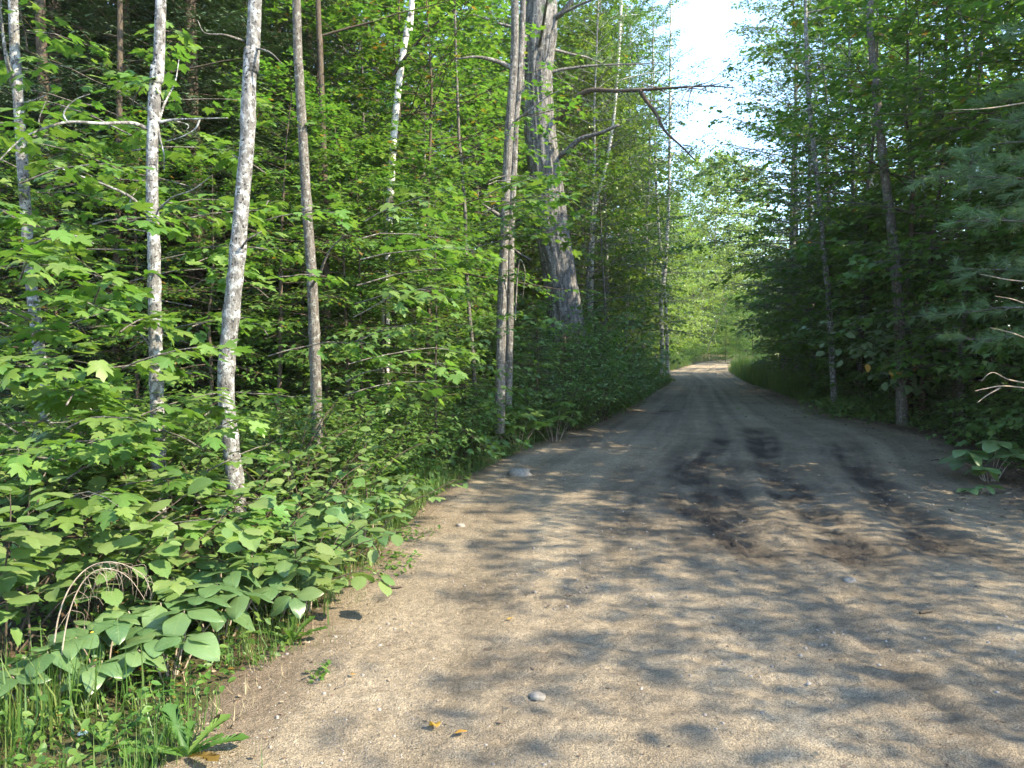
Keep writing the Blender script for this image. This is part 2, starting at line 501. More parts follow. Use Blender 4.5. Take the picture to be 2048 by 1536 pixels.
def at_h(path, h): return np.array([np.interp(h, path[:, 2], path[:, i]) for i in range(3)])

def broadleaf(h, r, z0, nb, leaf, twigs, per, bark, mat, bases, tr=.06, el=(.0, .6), shape='round', sag=.12, lat=.42, flat=.3, down=.25):
    W = Buf(); L = Leaves()
    tp = trunk_path(h)
    tube(W, tp, np.interp(tp[:, 2], [0, h], [tr, tr * .12]), 8, .12, int(rng.integers(99)))
    for i in range(nb):
        f = (i + rng.uniform(.2, .8)) / nb
        z = z0 + (h - z0) * f
        prof = {'round': math.sin(PI * (.18 + .78 * f)) ** .7, 'cone': 1.05 - .9 * f, 'col': .75 + .3 * math.sin(PI * f) - .45 * f ** 4, 'top': .5 + .6 * f - .8 * max(0, f - .75)}[shape]
        length = r * prof * rng.uniform(.65, 1.2)
        az = i * 2.39996 + rng.normal(0, .4)
        e = el[0] + (el[1] - el[0]) * f + rng.normal(0, .12)
        lp = limb_path(at_h(tp, z), az, e, length, sag)
        rr = max(.004, tr * (1 - f * .8) * .32)
        tube(W, lp, np.linspace(rr, rr * .3, len(lp)), 4, cap=False)
        spray(L, W, lp, rr, leaf, twigs, per, lat=lat, flat=flat, down=down)
    tip = limb_path(tp[-1], 0, 1.4, r * .3, 0)
    spray(L, None, tip, .01, leaf, max(2, twigs // 2), per)
    return W.mesh('trunk', bark, True), L.mesh('crown', bases, mat)

def spruce(h, r, z0, step, mat, bark, needle=.05, dead=True, dens=1.0):
    W = Buf(); L = Leaves()
    tp = trunk_path(h, .01, .01)
    tube(W, tp, np.interp(tp[:, 2], [0, h], [h * .011 + .01, .01]), 8, .08)
    if dead:
        for i in range(int(z0 * 6)):
            z = rng.uniform(.3, z0)
            lp = limb_path(at_h(tp, z), rng.uniform(0, 2 * PI), rng.normal(-.1, .15), rng.uniform(.3, r * .8), .1, 5)
            tube(W, lp, np.linspace(.012, .003, 5), 3, cap=False)
    z = z0; k = 0
    while z < h:
        f = (z - z0) / (h - z0)
        nb = 6 if h > 5 else 5
        for j in range(nb):
            length = (r * (1 - f) ** .85 + .08) * rng.uniform(.7, 1.1)
            az = 2 * PI * (j + .5 * (k % 2)) / nb + rng.normal(0, .2)
            lp = limb_path(at_h(tp, z + rng.normal(0, step * .2)), az, .12 - .4 * (1 - f) + rng.normal(0, .08), length, -.12, 6, .03)
            tube(W, lp, np.linspace(.012, .003, 6), 3, cap=False)
            nt = max(4, int(length / .13 * dens))
            d = norm(lp[-1] - lp[0]); side0 = norm(np.cross(d, [0, 0, 1.0]))
            for q in range(nt):
                t = .12 + .88 * (q + .5) / nt
                p = np.array([np.interp(t, np.linspace(0, 1, 6), lp[:, i]) for i in range(3)])
                for sgn in (-1, 1):
                    tl = (.10 + .42 * length * (1 - t) ** .7 * min(1, t * 3)) * rng.uniform(.6, 1.1)
                    td = norm(d * .75 + sgn * side0 * rng.uniform(.6, .9) + np.array([0, 0, rng.normal(-.18, .12)]))
                    m = max(4, int(tl / (needle * .42)))
                    ts = np.linspace(.0, 1, m)[:, None]
                    pts = p + td * tl * ts
                    sd = norm(np.cross(td, [0, 0, 1.0]))
                    ss = np.where(np.arange(m) % 2 == 0, 1, -1)[:, None]
                    dirs = norm(td * .8 + ss * sd * .75 + rng.normal(0, .25, (m, 3)))
                    L.add(pts, dirs, norm(rng.normal(0, .4, (m, 3)) + np.array([0, 0, 1.0])), needle * rng.uniform(.9, 1.5, m))
        z += step * (1 - .35 * f); k += 1
    return W.mesh('trunk', bark, True), L.mesh('crown', [(NEEDLE[0][0] * np.array([2.6, 1, 1]), NEEDLE[0][1])], mat)

def pine_tufts(L, path, n_twig, tw_len, tuft, needle, droop=.15):
    """soft white-pine tufts at the ends of side twigs of a bough"""
    path = np.asarray(path); ends = []
    d = norm(path[-1] - path[0]); s0 = norm(np.cross(d, [0, 0, 1.0]))
    for q in range(n_twig):
        t = .3 + .7 * (q + rng.uniform(.2, .8)) / n_twig
        p = np.array([np.interp(t, np.linspace(0, 1, len(path)), path[:, i]) for i in range(3)])
        td = norm(d * .7 + s0 * rng.uniform(-1, 1) + np.array([0, 0, rng.normal(.12, .3)]))
        e = p + td * tw_len * rng.uniform(.4, 1.2) * (1.1 - .5 * t)
        ends.append((p, e))
        for part in (.62, 1.0):
            c = p + (e - p) * part
            m = int(tuft * 1.25 * rng.uniform(.7, 1.2))
            dirs = norm(td * rng.uniform(.55, 1.1, (m, 1)) + rng.normal(0, .42, (m, 3)) + np.array([0, 0, -droop]))
            L.add(c + td * rng.uniform(-.04, .01, (m, 1)) + rng.normal(0, .006, (m, 3)), dirs, norm(rng.normal(0, 1, (m, 3))), needle * rng.uniform(.7, 1.15, m))
    return ends

def pine(h, r, z0, nb, needle, tuft, ntw, bark, mat):
    W = Buf(); L = Leaves()
    tp = trunk_path(h, .02, .02)
    tube(W, tp, np.interp(tp[:, 2], [0, h], [h * .013, .015]), 8, .1)
    for i in range(nb):
        f = (i + rng.uniform(.2, .8)) / nb
        lp = limb_path(at_h(tp, z0 + (h - z0) * f), i * 2.4 + rng.normal(0, .3), .1 + .5 * f, r * (1 - .75 * f) * rng.uniform(.7, 1.15), .05)
        tube(W, lp, np.linspace(.02, .005, 6), 4, cap=False)
        for a, b in pine_tufts(L, lp, ntw, .45, tuft, needle):
            tube(W, np.vstack([a, (a + b) / 2, b]), [.006, .004, .002], 3, cap=False)
    return W.mesh('trunk', bark, True), L.mesh('crown', PNEEDLE, mat)

def shrub(h, r, ns, leaf, twigs, per, mat, bases, wood, spread=.6):
    W = Buf(); L = Leaves()
    for i in range(ns):
        az = i * 2.4 + rng.normal(0, .4); el = 1.45 - spread * rng.uniform(.1, 1.1)
        lp = limb_path((rng.normal(0, .08), rng.normal(0, .08), -.05), az, el, h * rng.uniform(.7, 1.15), .25, 7, .08)
        lp[:, :2] *= r / (h * .6)
        tube(W, lp, np.linspace(.010, .003, 7), 4, cap=False)
        spray(L, W, lp, .008, leaf, twigs, per, lat=.4, flat=.4, down=.3, start=.2)
    return W.mesh('stem', wood, True), L.mesh('foliage', bases, mat)

P = {}
def proto(name, fn, n):
    P[name] = [fn() for _ in range(n)]

proto('maple', lambda: broadleaf(9, 2.8, .8, 48, .15, 9, 5, B_GREY, M_MAPLE, MAPLE_LO, .07, (-.05, .7), 'round', .1, .45, .28), 3)
proto('high_maple', lambda: broadleaf(9, 2.8, 2.7, 46, .14, 9, 5, B_BROWN, M_MAPLE, MAPLE_LO, .07, (-.05, .7), 'round', .1, .45, .28), 2)
proto('maple_sapling', lambda: broadleaf(4.2, 1.6, .5, 28, .14, 8, 4, B_GREY, M_MAPLE, MAPLE_LO, .022, (.0, .7), 'round', .12, .5, .28), 3)
proto('dark_maple', lambda: broadleaf(5.5, 2.1, .15, 42, .13, 8, 5, B_BROWN, M_SHADE, MAPLE_LO, .03, (-.1, .6), 'round', .1, .45, .28), 2)
proto('aspen', lambda: broadleaf(15, 2.6, 1.8, 84, .088, 13, 6, B_PALE, M_ASPEN, DIAMOND, .085, (.1, .9), 'col', .08, .42, .6, .4), 3)
proto('birch', lambda: broadleaf(14, 2.3, 3.0, 62, .085, 12, 6, B_BIRCH, M_ASPEN, DIAMOND, .07, (.2, 1.0), 'col', .2, .45, .6, .45), 2)
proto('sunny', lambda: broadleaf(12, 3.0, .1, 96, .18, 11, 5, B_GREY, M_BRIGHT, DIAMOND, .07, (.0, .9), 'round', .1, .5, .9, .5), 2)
proto('canopy', lambda: broadleaf(17, 3.6, 6.0, 60, .15, 10, 5, B_GREY, M_MAPLE, MAPLE_LO, .11, (.1, .8), 'round', .1, .45, .35), 2)
proto('sparse', lambda: broadleaf(8.5, 3.0, 1.6, 34, .13, 6, 2, B_GREY, M_MAPLE, MAPLE_LO, .05, (.0, .8), 'round', .1, .5, .3), 3)
proto('spruce', lambda: spruce(13, 2.5, 1.0, .38, M_SPRUCE, B_BROWN, .075), 2)
proto('young_spruce', lambda: spruce(2.4, 1.05, .10, .15, M_SPRUCE, B_BROWN, .035, False), 2)
proto('shrub', lambda: shrub(1.3, 1.0, 14, .10, 7, 4, M_SHADE, OVAL_LO, B_BROWN), 3)
proto('hazel', lambda: shrub(1.3, .9, 13, .11, 7, 4, M_HAZEL, OVAL_LO, B_BROWN), 2)
proto('brush', lambda: shrub(2.8, 1.5, 22, .11, 9, 5, M_SHADE, OVAL_LO, B_BROWN, .6), 2)

def plant(kind, name, label, cat, x, y, scale=1.0, group=None, rz=None, variant=None, lean=(0, 0)):
    """a copy of a prototype: an Empty at the foot, trunk and crown under it"""
    v = P[kind][variant if variant is not None else int(rng.integers(len(P[kind])))]
    e = thing(name, label, cat, (x, y, gz(x, y) - .03), rng.uniform(0, 2 * PI) if rz is None else rz, group, scale)
    e.rotation_euler[0] += lean[0]; e.rotation_euler[1] += lean[1]
    for me in v:
        o = obj(me.name.split('.')[0], me, e)
        if o.name.startswith(('crown', 'foliage', 'stem')): o['kind'] = 'stuff'
    return e

# ------------------------------------------------------------------ ground and road
def sheet(name, xs2d, ys2d, z2d, mat, attrs=None):
    r, c = xs2d.shape
    b = Buf()
    i = np.arange(r - 1)[:, None] * c; j = np.arange(c - 1)[None, :]
    q = np.stack([i + j, i + j + 1, i + c + j + 1, i + c + j], -1).reshape(-1, 4)
    b.add(np.stack([xs2d, ys2d, z2d], -1).reshape(-1, 3), [q])
    o = obj(name, b.mesh(name, mat, True, attrs), kind='structure')
    return o

def poly_dist(x, y, pts):
    d = np.full(x.shape, 1e9); t_out = np.zeros(x.shape)
    acc = 0
    for a, b in zip(pts[:-1], pts[1:]):
        ab = b - a; L = np.linalg.norm(ab)
        t = np.clip(((x - a[0]) * ab[0] + (y - a[1]) * ab[1]) / L ** 2, 0, 1)
        dd = np.hypot(x - a[0] - t * ab[0], y - a[1] - t * ab[1])
        w = dd < d
        d = np.where(w, dd, d); t_out = np.where(w, acc + t * L, t_out); acc += L
    return d, t_out

def ground_poly(pl): return [on_ground(*p)[:2] for p in pl]

ys = np.concatenate([np.linspace(-12, 1.6, 24, endpoint=False), 1.6 * np.exp(np.linspace(0, math.log(70 / 1.6), 700))])
u = np.linspace(-.09, 1.09, 430)
Y, U = np.meshgrid(ys, u, indexing='ij')
x0 = XL(Y); x1 = XR(Y)
X = x0 + (x1 - x0) * U
rag = .35 * fbm(X * 1.3, Y * 1.3, 4, 21)
edge = np.minimum(X - x0, x1 - X) + rag                        # distance inside the road
Z = ZR(Y)
Z = Z + .05 * fbm(X * .5, Y * .5, 3, 2) + .011 * fbm(X * 2.6, Y * 2.2, 5, 9)
near = sstep(7.5, 3.5, Y)
foot = fbm(X * 5.0, Y * 7.0, 3, 31)
sandy = sstep(-.1, .25, fbm(X * .5 + 3, Y * .5, 2, 77)) * .7 + .3
Z = Z + near * sandy * (.045 * foot + .05 * fbm(X * 12, Y * 15, 3, 40))
damp = np.zeros_like(Z)
RUTS = [  # photo polyline, half width m, depth, dampness
    ([(1515, 860), (1535, 925), (1575, 985), (1640, 1050), (1720, 1120)], .19, .10, 1.0),
    ([(1670, 890), (1730, 955), (1800, 1030), (1870, 1100)], .18, .07, .95),
    ([(1395, 900), (1385, 960), (1410, 1030), (1480, 1100)], .22, .06, 1.0),
    ([(1440, 880), (1450, 960), (1475, 1040), (1510, 1110)], .16, .05, .9),
    ([(1590, 930), (1640, 990), (1710, 1060)], .18, .04, .6),
    ([(1480, 960), (1485, 1010), (1500, 1060)], .12, .05, .7),
    ([(1290, 940), (1275, 1000), (1268, 1060)], .20, .02, .6),
    ([(1420, 790), (1440, 840), (1460, 900), (1490, 990), (1560, 1080), (1680, 1200), (1780, 1330), (1900, 1510)], .11, .035, .38),
    ([(1410, 770), (1340, 850), (1290, 950), (1230, 1080), (1130, 1230), (1040, 1400), (1000, 1500)], .07, .02, .28),
    ([(1450, 780), (1560, 850), (1700, 930)], .2, .03, .2),
    ([(1390, 780), (1290, 830), (1180, 890)], .25, .02, .25),
]
for pl, hw, dep, dm in RUTS:
    d, t = poly_dist(X, Y, ground_poly(pl))
    wv = 1 + .35 * fbm(t * 1.1, d * 0 + dep * 100, 3, 3)
    g = np.exp(-(d / (hw * wv)) ** 2)
    shoulder = np.exp(-((d - hw * 1.9) / (hw * .6)) ** 2)
    Z = Z - .34 * dep * g + dep * .10 * shoulder + g * .03 * np.abs(fbm(X * 9, Y * 6, 3, 8)) * (dep > .04)
    Z = Z + g * .008 * np.sin(t * 2 * PI / .11 + np.sign(X - x0) * 2 * d / hw) * (dep < .07)
    damp = np.maximum(damp, dm * np.exp(-(d / (hw * 2.3 * wv)) ** 2) * (.75 + 1.3 * fbm(X * 3.6, Y * 2.2, 5, 15) + 1.0 * fbm(U * 60, Y * .7, 3, 16)))
for (px, py, rad, am) in [(1440, 965, .45, .6), (1420, 830, 1.2, .1), (1950, 960, 1.2, .2), (1600, 870, 1.4, .1)]:
    c = on_ground(px, py)
    d = np.hypot((X - c[0]), (Y - c[1]) * .6)
    damp = np.maximum(damp, am * sstep(rad * 1.25, rad * .3, d + rad * 1.3 * fbm(X * 1.4, Y * 1.1, 4, 19)))
# little sharp clods beside the deep ruts
Z = Z + .13 * damp * np.abs(fbm(X * 12, Y * 10, 4, 52)) * sstep(16, 8, Y)
track = np.clip(.5 + 1.5 * fbm(U * 26 + .25 * Y * 0, Y * .16, 4, 57) + .5 * fbm(X * 1.2, Y * 1.2, 3, 58), 0, 1)
Z = Z + .018 * (track - .5) * sstep(-.1, .4, edge) - .16 * sstep(.06, -.45, edge)
dr_ = sstep(1.5, .1, (x1 - X) + .9 * fbm(X * 1.1, Y * 1.1, 3, 61)) * sstep(30, 14, Y)
lv_ = sstep(.5, .0, (X - x0) + .6 * fbm(X * 2, Y * 2, 3, 63)) * .6
litter = np.clip(np.maximum(dr_, lv_), 0, 1)

m_road, nt, out = new_mat('dirt_road'); k = NT(nt)
tc = k.n('TexCoord')
a_d = k.n('Attribute', attribute_name='damp'); a_l = k.n('Attribute', attribute_name='litter')
a_t = k.n('Attribute', attribute_name='track')
n4 = k.n('TexNoise', i_Scale=13.0, i_Detail=4.0, i_Roughness=.6); k.l(tc.outputs['Object'], n4.inputs['Vector'])
n1 = k.n('TexNoise', i_Scale=1.1, i_Detail=8.0, i_Roughness=.62); k.l(tc.outputs['Object'], n1.inputs['Vector'])
n2 = k.n('TexNoise', i_Scale=38.0, i_Detail=5.0, i_Roughness=.7); k.l(tc.outputs['Object'], n2.inputs['Vector'])
n3 = k.n('TexNoise', i_Scale=150.0, i_Detail=3.0, i_Roughness=.6); k.l(tc.outputs['Object'], n3.inputs['Vector'])
col = k.ramp(n1.outputs['Fac'], [(.25, (.245, .196, .138)), (.5, (.338, .275, .192)), (.75, (.415, .345, .250))])
col = k.mix(.6, col, k.ramp(n2.outputs['Fac'], [(.3, (.25, .25, .25)), (.5, (.5, .5, .5)), (.7, (.72, .70, .68))]), 'OVERLAY')
col = k.mix(.8, col, k.ramp(n3.outputs['Fac'], [(.34, (.22, .22, .22)), (.5, (.5, .5, .5)), (.66, (.75, .74, .73))]), 'OVERLAY')
col = k.mix(.75, col, k.ramp(a_t.outputs['Fac'], [(0, (.28, .28, .28)), (.5, (.5, .5, .5)), (1, (.70, .70, .69))]), 'OVERLAY')
col = k.mix(.45, col, k.ramp(n4.outputs['Fac'], [(.32, (.25, .25, .25)), (.55, (.5, .5, .5)), (.7, (.62, .61, .60))]), 'OVERLAY')
vo = k.n('TexVoronoi', i_Scale=48.0); vo.inputs['Randomness'].default_value = 1.0; k.l(tc.outputs['Object'], vo.inputs['Vector'])
gr = k.math('LESS_THAN', vo.outputs['Distance'], .20)
sel = k.n('SeparateColor'); k.l(vo.outputs['Color'], sel.inputs[0])
peb = k.math('MULTIPLY', gr, k.math('GREATER_THAN', sel.outputs[0], .78))
pc = k.ramp(sel.outputs[1], [(0, (.14, .12, .105)), (.5, (.26, .22, .18)), (1, (.36, .33, .29))])
col = k.mix(peb, col, pc)
vc = k.n('TexVoronoi', i_Scale=75.0); k.l(tc.outputs['Object'], vc.inputs['Vector'])
sc_ = k.n('SeparateColor'); k.l(vc.outputs['Color'], sc_.inputs[0])
crumb = k.math('MULTIPLY', k.math('LESS_THAN', vc.outputs['Distance'], .26), k.math('GREATER_THAN', sc_.outputs[0], .62))
col = k.mix(k.math('MULTIPLY', crumb, .6), col, (.13, .10, .075))
dm = k.math('MULTIPLY', a_d.outputs['Fac'], k.math('MULTIPLY_ADD', n2.outputs['Fac'], 1.1, .45))
dmc = k.n('Clamp'); k.l(dm, dmc.inputs[0])
col = k.mix(dmc.outputs[0], col, (.060, .048, .038))
lt = k.math('MULTIPLY', a_l.outputs['Fac'], k.math('MULTIPLY_ADD', n2.outputs['Fac'], 1.0, .35))
ltc = k.n('Clamp'); k.l(lt, ltc.inputs[0])
col = k.mix(ltc.outputs[0], col, k.ramp(n2.outputs['Fac'], [(.3, (.045, .028, .018)), (.6, (.12, .075, .05)), (.75, (.20, .13, .09))]))
p = k.n('BsdfPrincipled', i_Roughness=.92); p.inputs['Specular IOR Level'].default_value = .18
k.l(col, p.inputs['Base Color'])
hh = k.math('ADD', k.math('MULTIPLY_ADD', n4.outputs['Fac'], 1.1, k.math('MULTIPLY', n2.outputs['Fac'], .9)), k.math('ADD', k.math('MULTIPLY', n3.outputs['Fac'], .7), k.math('MULTIPLY', k.math('MAXIMUM', peb, crumb), .5)))
bmp = k.n('Bump', i_Strength=1.0, i_Distance=.045); k.l(hh, bmp.inputs['Height']); k.l(bmp.outputs[0], p.inputs['Normal'])
k.l(p.outputs[0], out.inputs['Surface'])
road = sheet('road', X, Y, Z, m_road, {'damp': np.clip(damp, 0, 1), 'litter': litter, 'track': track})
ROAD_GRID = (ys, u, Z)
def road_z(x, y):
    i = int(np.clip(np.searchsorted(ys, y), 1, len(ys) - 1))
    uu = (x - float(XL(y))) / float(XR(y) - XL(y))
    return float(np.interp(uu, u, Z[i]))
def surf_z(x, y): return max(gz_ground(x, y), road_z(x, y))
def gz_ground(x, y):
    return gz(x, y) - .10 * float(sstep(-.1, .5, min(x - XL(y), XR(y) - x)))

m_floor, nt, out = new_mat('forest_floor'); k = NT(nt)
tc = k.n('TexCoord')
n1 = k.n('TexNoise', i_Scale=.8, i_Detail=6.0); k.l(tc.outputs['Object'], n1.inputs['Vector'])
n2 = k.n('TexNoise', i_Scale=24.0, i_Detail=5.0, i_Roughness=.7); k.l(tc.outputs['Object'], n2.inputs['Vector'])
col = k.ramp(n2.outputs['Fac'], [(.3, (.030, .020, .013)), (.5, (.075, .048, .030)), (.7, (.15, .10, .065))])
col = k.mix(k.ramp(n1.outputs['Fac'], [(.45, (0, 0, 0)), (.62, (.7, .7, .7))]), col, (.035, .055, .018))
p = k.n('BsdfPrincipled', i_Roughness=.95); p.inputs['Specular IOR Level'].default_value = .15
k.l(col, p.inputs['Base Color'])
bmp = k.n('Bump', i_Strength=.8, i_Distance=.04); k.l(n2.outputs['Fac'], bmp.inputs['Height']); k.l(bmp.outputs[0], p.inputs['Normal'])
k.l(p.outputs[0], out.inputs['Surface'])
gx = np.concatenate([-np.geomspace(300, 14, 34), np.linspace(-13.5, 22, 200), np.geomspace(23, 300, 34)])
gy = np.concatenate([-np.geomspace(120, 6, 16), np.linspace(-5.5, 30, 180), np.linspace(30.5, 90, 100), np.geomspace(92, 700, 24)])
GY, GX = np.meshgrid(gy, gx, indexing='ij')
GZ = base_z(GX, GY) - .10 * sstep(-.1, .5, np.minimum(GX - XL(GY), XR(GY) - GX)) + .03 * fbm(GX * 1.7, GY * 1.7, 3, 91) * (np.minimum(GX - XL(GY), XR(GY) - GX) < 0)
sheet('ground', GX, GY, GZ, m_floor)

# ------------------------------------------------------------------ standing trunks that the photograph singles out
def px_path(pts, extra_top=0.0, lean_top=None):
    """points (photo px, py, depth) -> world path from the ground upwards"""
    P3 = [pix(*q) for q in pts]
    P3.sort(key=lambda q: q[2])
    P3 = np.array(P3)
    g = gz(P3[0][0], P3[0][1])
    if P3[0][2] > g + .05:
        d = P3[0] - P3[1]; t = (P3[0][2] - g + .1) / max(1e-6, -d[2]) if d[2] < 0 else 0
        foot = P3[0] + d * min(t, 3) * .6; foot[2] = g - .1
        P3 = np.vstack([foot, P3])
    if extra_top:
        d = norm(P3[-1] - P3[-2]); top = P3[-1] + (d * .5 + np.array([0, 0, .5])) * extra_top
        P3 = np.vstack([P3, top])
    return P3

def hero_trunk(name, label, pts, w_px, bark, cat='tree', top=6.0, crown=None, sides=18, rough=.05, seed=3, group=None, flare=1.25, knots=0):
    path = px_path(pts, top)
    foot = path[0].copy(); foot[2] += .1
    e = thing(name, label, cat, foot, group=group)
    loc = path - foot
    d0 = pts[0][2]
    r0 = w_px / 2 / FPX * d0
    c = curve(loc, 90)
    hgt = c[:, 2]
    r = np.interp(hgt, [0, .35, 1.5, hgt[-1]], [r0 * flare, r0 * 1.05, r0, r0 * .35])
    bump = np.zeros_like(r)
    for _ in range(knots):
        z = rng.uniform(.4, min(5.0, hgt[-1])); bump += r0 * rng.uniform(.06, .16) * np.exp(-((hgt - z) / rng.uniform(.02, .06)) ** 2)
    b = Buf(); tube(b, c, r + bump, sides, rough, seed)
    obj('trunk', b.mesh('trunk', bark, True), e)
    if crown:
        n, z0, rr, leaf, mat, bases = crown
        W = Buf(); L = Leaves()
        for i in range(n):
            f = (i + .5) / n; z = z0 + (hgt[-1] - z0) * f
            p0 = np.array([np.interp(z, hgt, c[:, q]) for q in range(3)])
            lp = limb_path(p0, i * 2.4, .3 + .5 * f, rr * (1.1 - .6 * f), .1)
            tube(W, lp, np.linspace(.02, .006, 6), 4, cap=False)
            spray(L, W, lp, .01, leaf, 7, 4)
        obj('limb', W.mesh('limb', bark, True), e)
        obj('crown', L.mesh('crown', bases, mat), e, kind='stuff')
    return e, foot

def twig_part(e, foot, pts, r_px, bark, name='branch', taper=.25, n=20):
    P3 = np.array([pix(*q) for q in pts]) - foot
    c = curve(P3, n); r0 = r_px / FPX * pts[0][2]
    b = Buf(); tube(b, c, np.linspace(r0, r0 * taper, len(c)), 6, .08, int(rng.integers(99)))
    return obj(name, b.mesh(name, bark, True), e)

CANOPY = (12, 5.5, 1.9, .12, M_MAPLE, MAPLE_LO)
e, f = hero_trunk('slim_tree', 'slim pale trunk close to the left edge, leaning left, its middle behind maple leaves', [(92, 830, 6.8), (78, 700, 6.8), (62, 560, 6.8), (50, 400, 6.8), (40, 250, 6.8), (32, 120, 6.8), (26, 0, 6.8)], 22, B_PALE, crown=CANOPY, knots=4)
twig_part(e, f, [(26, 170, 6.8), (14, 120, 6.6), (5, 60, 6.5), (0, -20, 6.4)], 5, B_PALE)
twig_part(e, f, [(42, 208, 6.8), (70, 200, 6.7), (92, 190, 6.6)], 3, B_PALE)

e, f = hero_trunk('slim_tree', 'straight pale lichen-spotted trunk with bare dead side branches, second from the left', [(318, 960, 5.7), (314, 800, 5.7), (310, 640, 5.7), (308, 500, 5.7), (304, 380, 5.7), (306, 270, 5.7), (312, 140, 5.7), (322, 0, 5.7)], 25, B_PALE, crown=CANOPY, sides=22, rough=.06, knots=9)
for pts, w in [([(296, 258, 5.7), (262, 246, 5.6), (200, 247, 5.4), (140, 244, 5.3), (90, 256, 5.2), (40, 280, 5.1), (-10, 330, 5.0)], 4.2),
               ([(318, 245, 5.7), (345, 240, 5.7), (385, 238, 5.6), (455, 236, 5.5)], 3.6),
               ([(345, 241, 5.7), (376, 250, 5.7), (372, 262, 5.7)], 2.0), ([(400, 238, 5.6), (390, 258, 5.6), (360, 275, 5.6), (325, 284, 5.7)], 2.2),
               ([(318, 243, 5.7), (330, 205, 5.8), (350, 165, 5.9), (358, 118, 6.0)], 3.0),
               ([(316, 256, 5.7), (322, 285, 5.7), (328, 310, 5.7), (328, 345, 5.7)], 2.6),
               ([(292, 428, 5.7), (262, 395, 5.5), (210, 370, 5.4), (160, 352, 5.2), (110, 332, 5.1)], 3.8),
               ([(316, 420, 5.7), (345, 395, 5.6), (385, 380, 5.4), (425, 350, 5.3)], 2.6),
               ([(134, 245, 5.3), (128, 225, 5.3), (150, 200, 5.3), (180, 188, 5.3)], 2.4), ([(84, 258, 5.2), (78, 240, 5.2), (92, 202, 5.2)], 2.2),
               ([(300, 690, 5.7), (285, 672, 5.7), (272, 662, 5.7)], 2.4)]:
    twig_part(e, f, pts, w, B_PALE)

e, f = hero_trunk('slim_tree', 'bowed mottled grey-brown trunk curving outwards, third from the left', [(472, 975, 5.9), (458, 860, 5.9), (452, 760, 5.9), (462, 640, 5.9), (474, 520, 5.9), (484, 400, 5.9), (494, 290, 5.9), (497, 200, 5.9), (502, 100, 5.9), (510, 0, 5.9)], 32, B_PALE, crown=CANOPY, sides=24, rough=.07, knots=12, seed=8)
for pts, w in [([(478, 505, 5.9), (495, 480, 5.8), (523, 463, 5.8)], 3), ([(505, 95, 5.9), (540, 105, 5.8), (566, 130, 5.8)], 3.0), ([(488, 82, 5.9), (450, 70, 5.8), (410, 66, 5.8), (395, 40, 5.8)], 2.6),
               ([(480, 318, 5.9), (462, 307, 5.9)], 2.4)]:
    twig_part(e, f, pts, w, B_GREY)

e, f = hero_trunk('slim_tree', 'darker smooth grey trunk right of the bowed one, with a maple spray across it', [(634, 850, 8.2), (630, 720, 8.2), (624, 560, 8.2), (614, 420, 8.2), (606, 280, 8.2), (598, 140, 8.2), (593, 0, 8.2)], 22, B_GREY, crown=CANOPY, seed=12, knots=4)
twig_part(e, f, [(618, 580, 8.2), (640, 545, 8.0), (660, 500, 7.9), (690, 470, 7.7)], 3.5, B_GREY)
e, f = hero_trunk('dark_slim_tree', 'thin dark trunk just right of the smooth grey trunk', [(655, 700, 11), (652, 520, 11), (650, 380, 11), (645, 240, 11), (640, 80, 11), (636, 0, 11)], 14, B_BROWN, crown=CANOPY, seed=14)
e, f = hero_trunk('birch_tree', 'white birch trunk with black scars, leaning right towards its top', [(770, 730, 12.5), (772, 600, 12.5), (778, 460, 12.5), (784, 330, 12.5), (792, 220, 12.5), (804, 120, 12.5), (818, 40, 12.5), (824, 0, 12.5)], 17, B_BIRCH, crown=(12, 7.5, 1.8, .07, M_ASPEN, DIAMOND), seed=16, knots=3)
twig_part(e, f, [(786, 150, 12.5), (830, 90, 12.3), (880, 40, 12), (940, 0, 11.8)], 3.5, B_BROWN)

# twin grey snag
foot = px_path([(1000, 790, 11.5), (1006, 600, 11.5)])[0]
e = thing('twin_snag', 'twin weathered grey dead trunks standing side by side in front of the big pine', 'dead tree', foot)
for pts, w, sd in [([(999, 800, 11.5), (1003, 640, 11.5), (1008, 500, 11.5), (1012, 380, 11.5), (1019, 250, 11.5), (1028, 120, 11.5), (1030, 20, 11.5), (1028, -60, 11.5), (1030, -260, 11.5)], 10, 5),
                   ([(1016, 745, 11.8), (1020, 600, 11.8), (1022, 450, 11.8), (1028, 330, 11.8), (1032, 240, 11.8), (1040, 140, 11.8), (1046, 20, 11.8), (1050, -180, 11.8)], 8, 6)]:
    P3 = np.array([pix(*q) for q in pts]) - foot; P3[0, 2] -= .5
    c = curve(P3, 60); b = Buf(); tube(b, c, np.linspace(w, w * .7, len(c)) / FPX * 11.5, 18, .16, sd)
    obj('stem', b.mesh('stem', B_DEAD, True), e)
for pts, w in [([(1000, 432, 11.5), (982, 420, 11.4), (965, 408, 11.3)], 5), ([(1024, 460, 11.5), (1045, 440, 11.3), (1062, 425, 11.2)], 2.5), ([(1030, 640, 11.5), (1034, 560, 11.4), (1040, 520, 11.3), (1050, 545, 11.3), (1045, 600, 11.3)], 2),
               ([(1020, 250, 11.5), (1060, 220, 11.3), (1100, 190, 11.2), (1150, 170, 11.0)], 2.2), ([(1030, 140, 11.5), (1000, 125, 11.5), (955, 114, 11.4), (912, 118, 11.3)], 6)]:
    twig_part(e, foot, pts, w, B_DEAD)

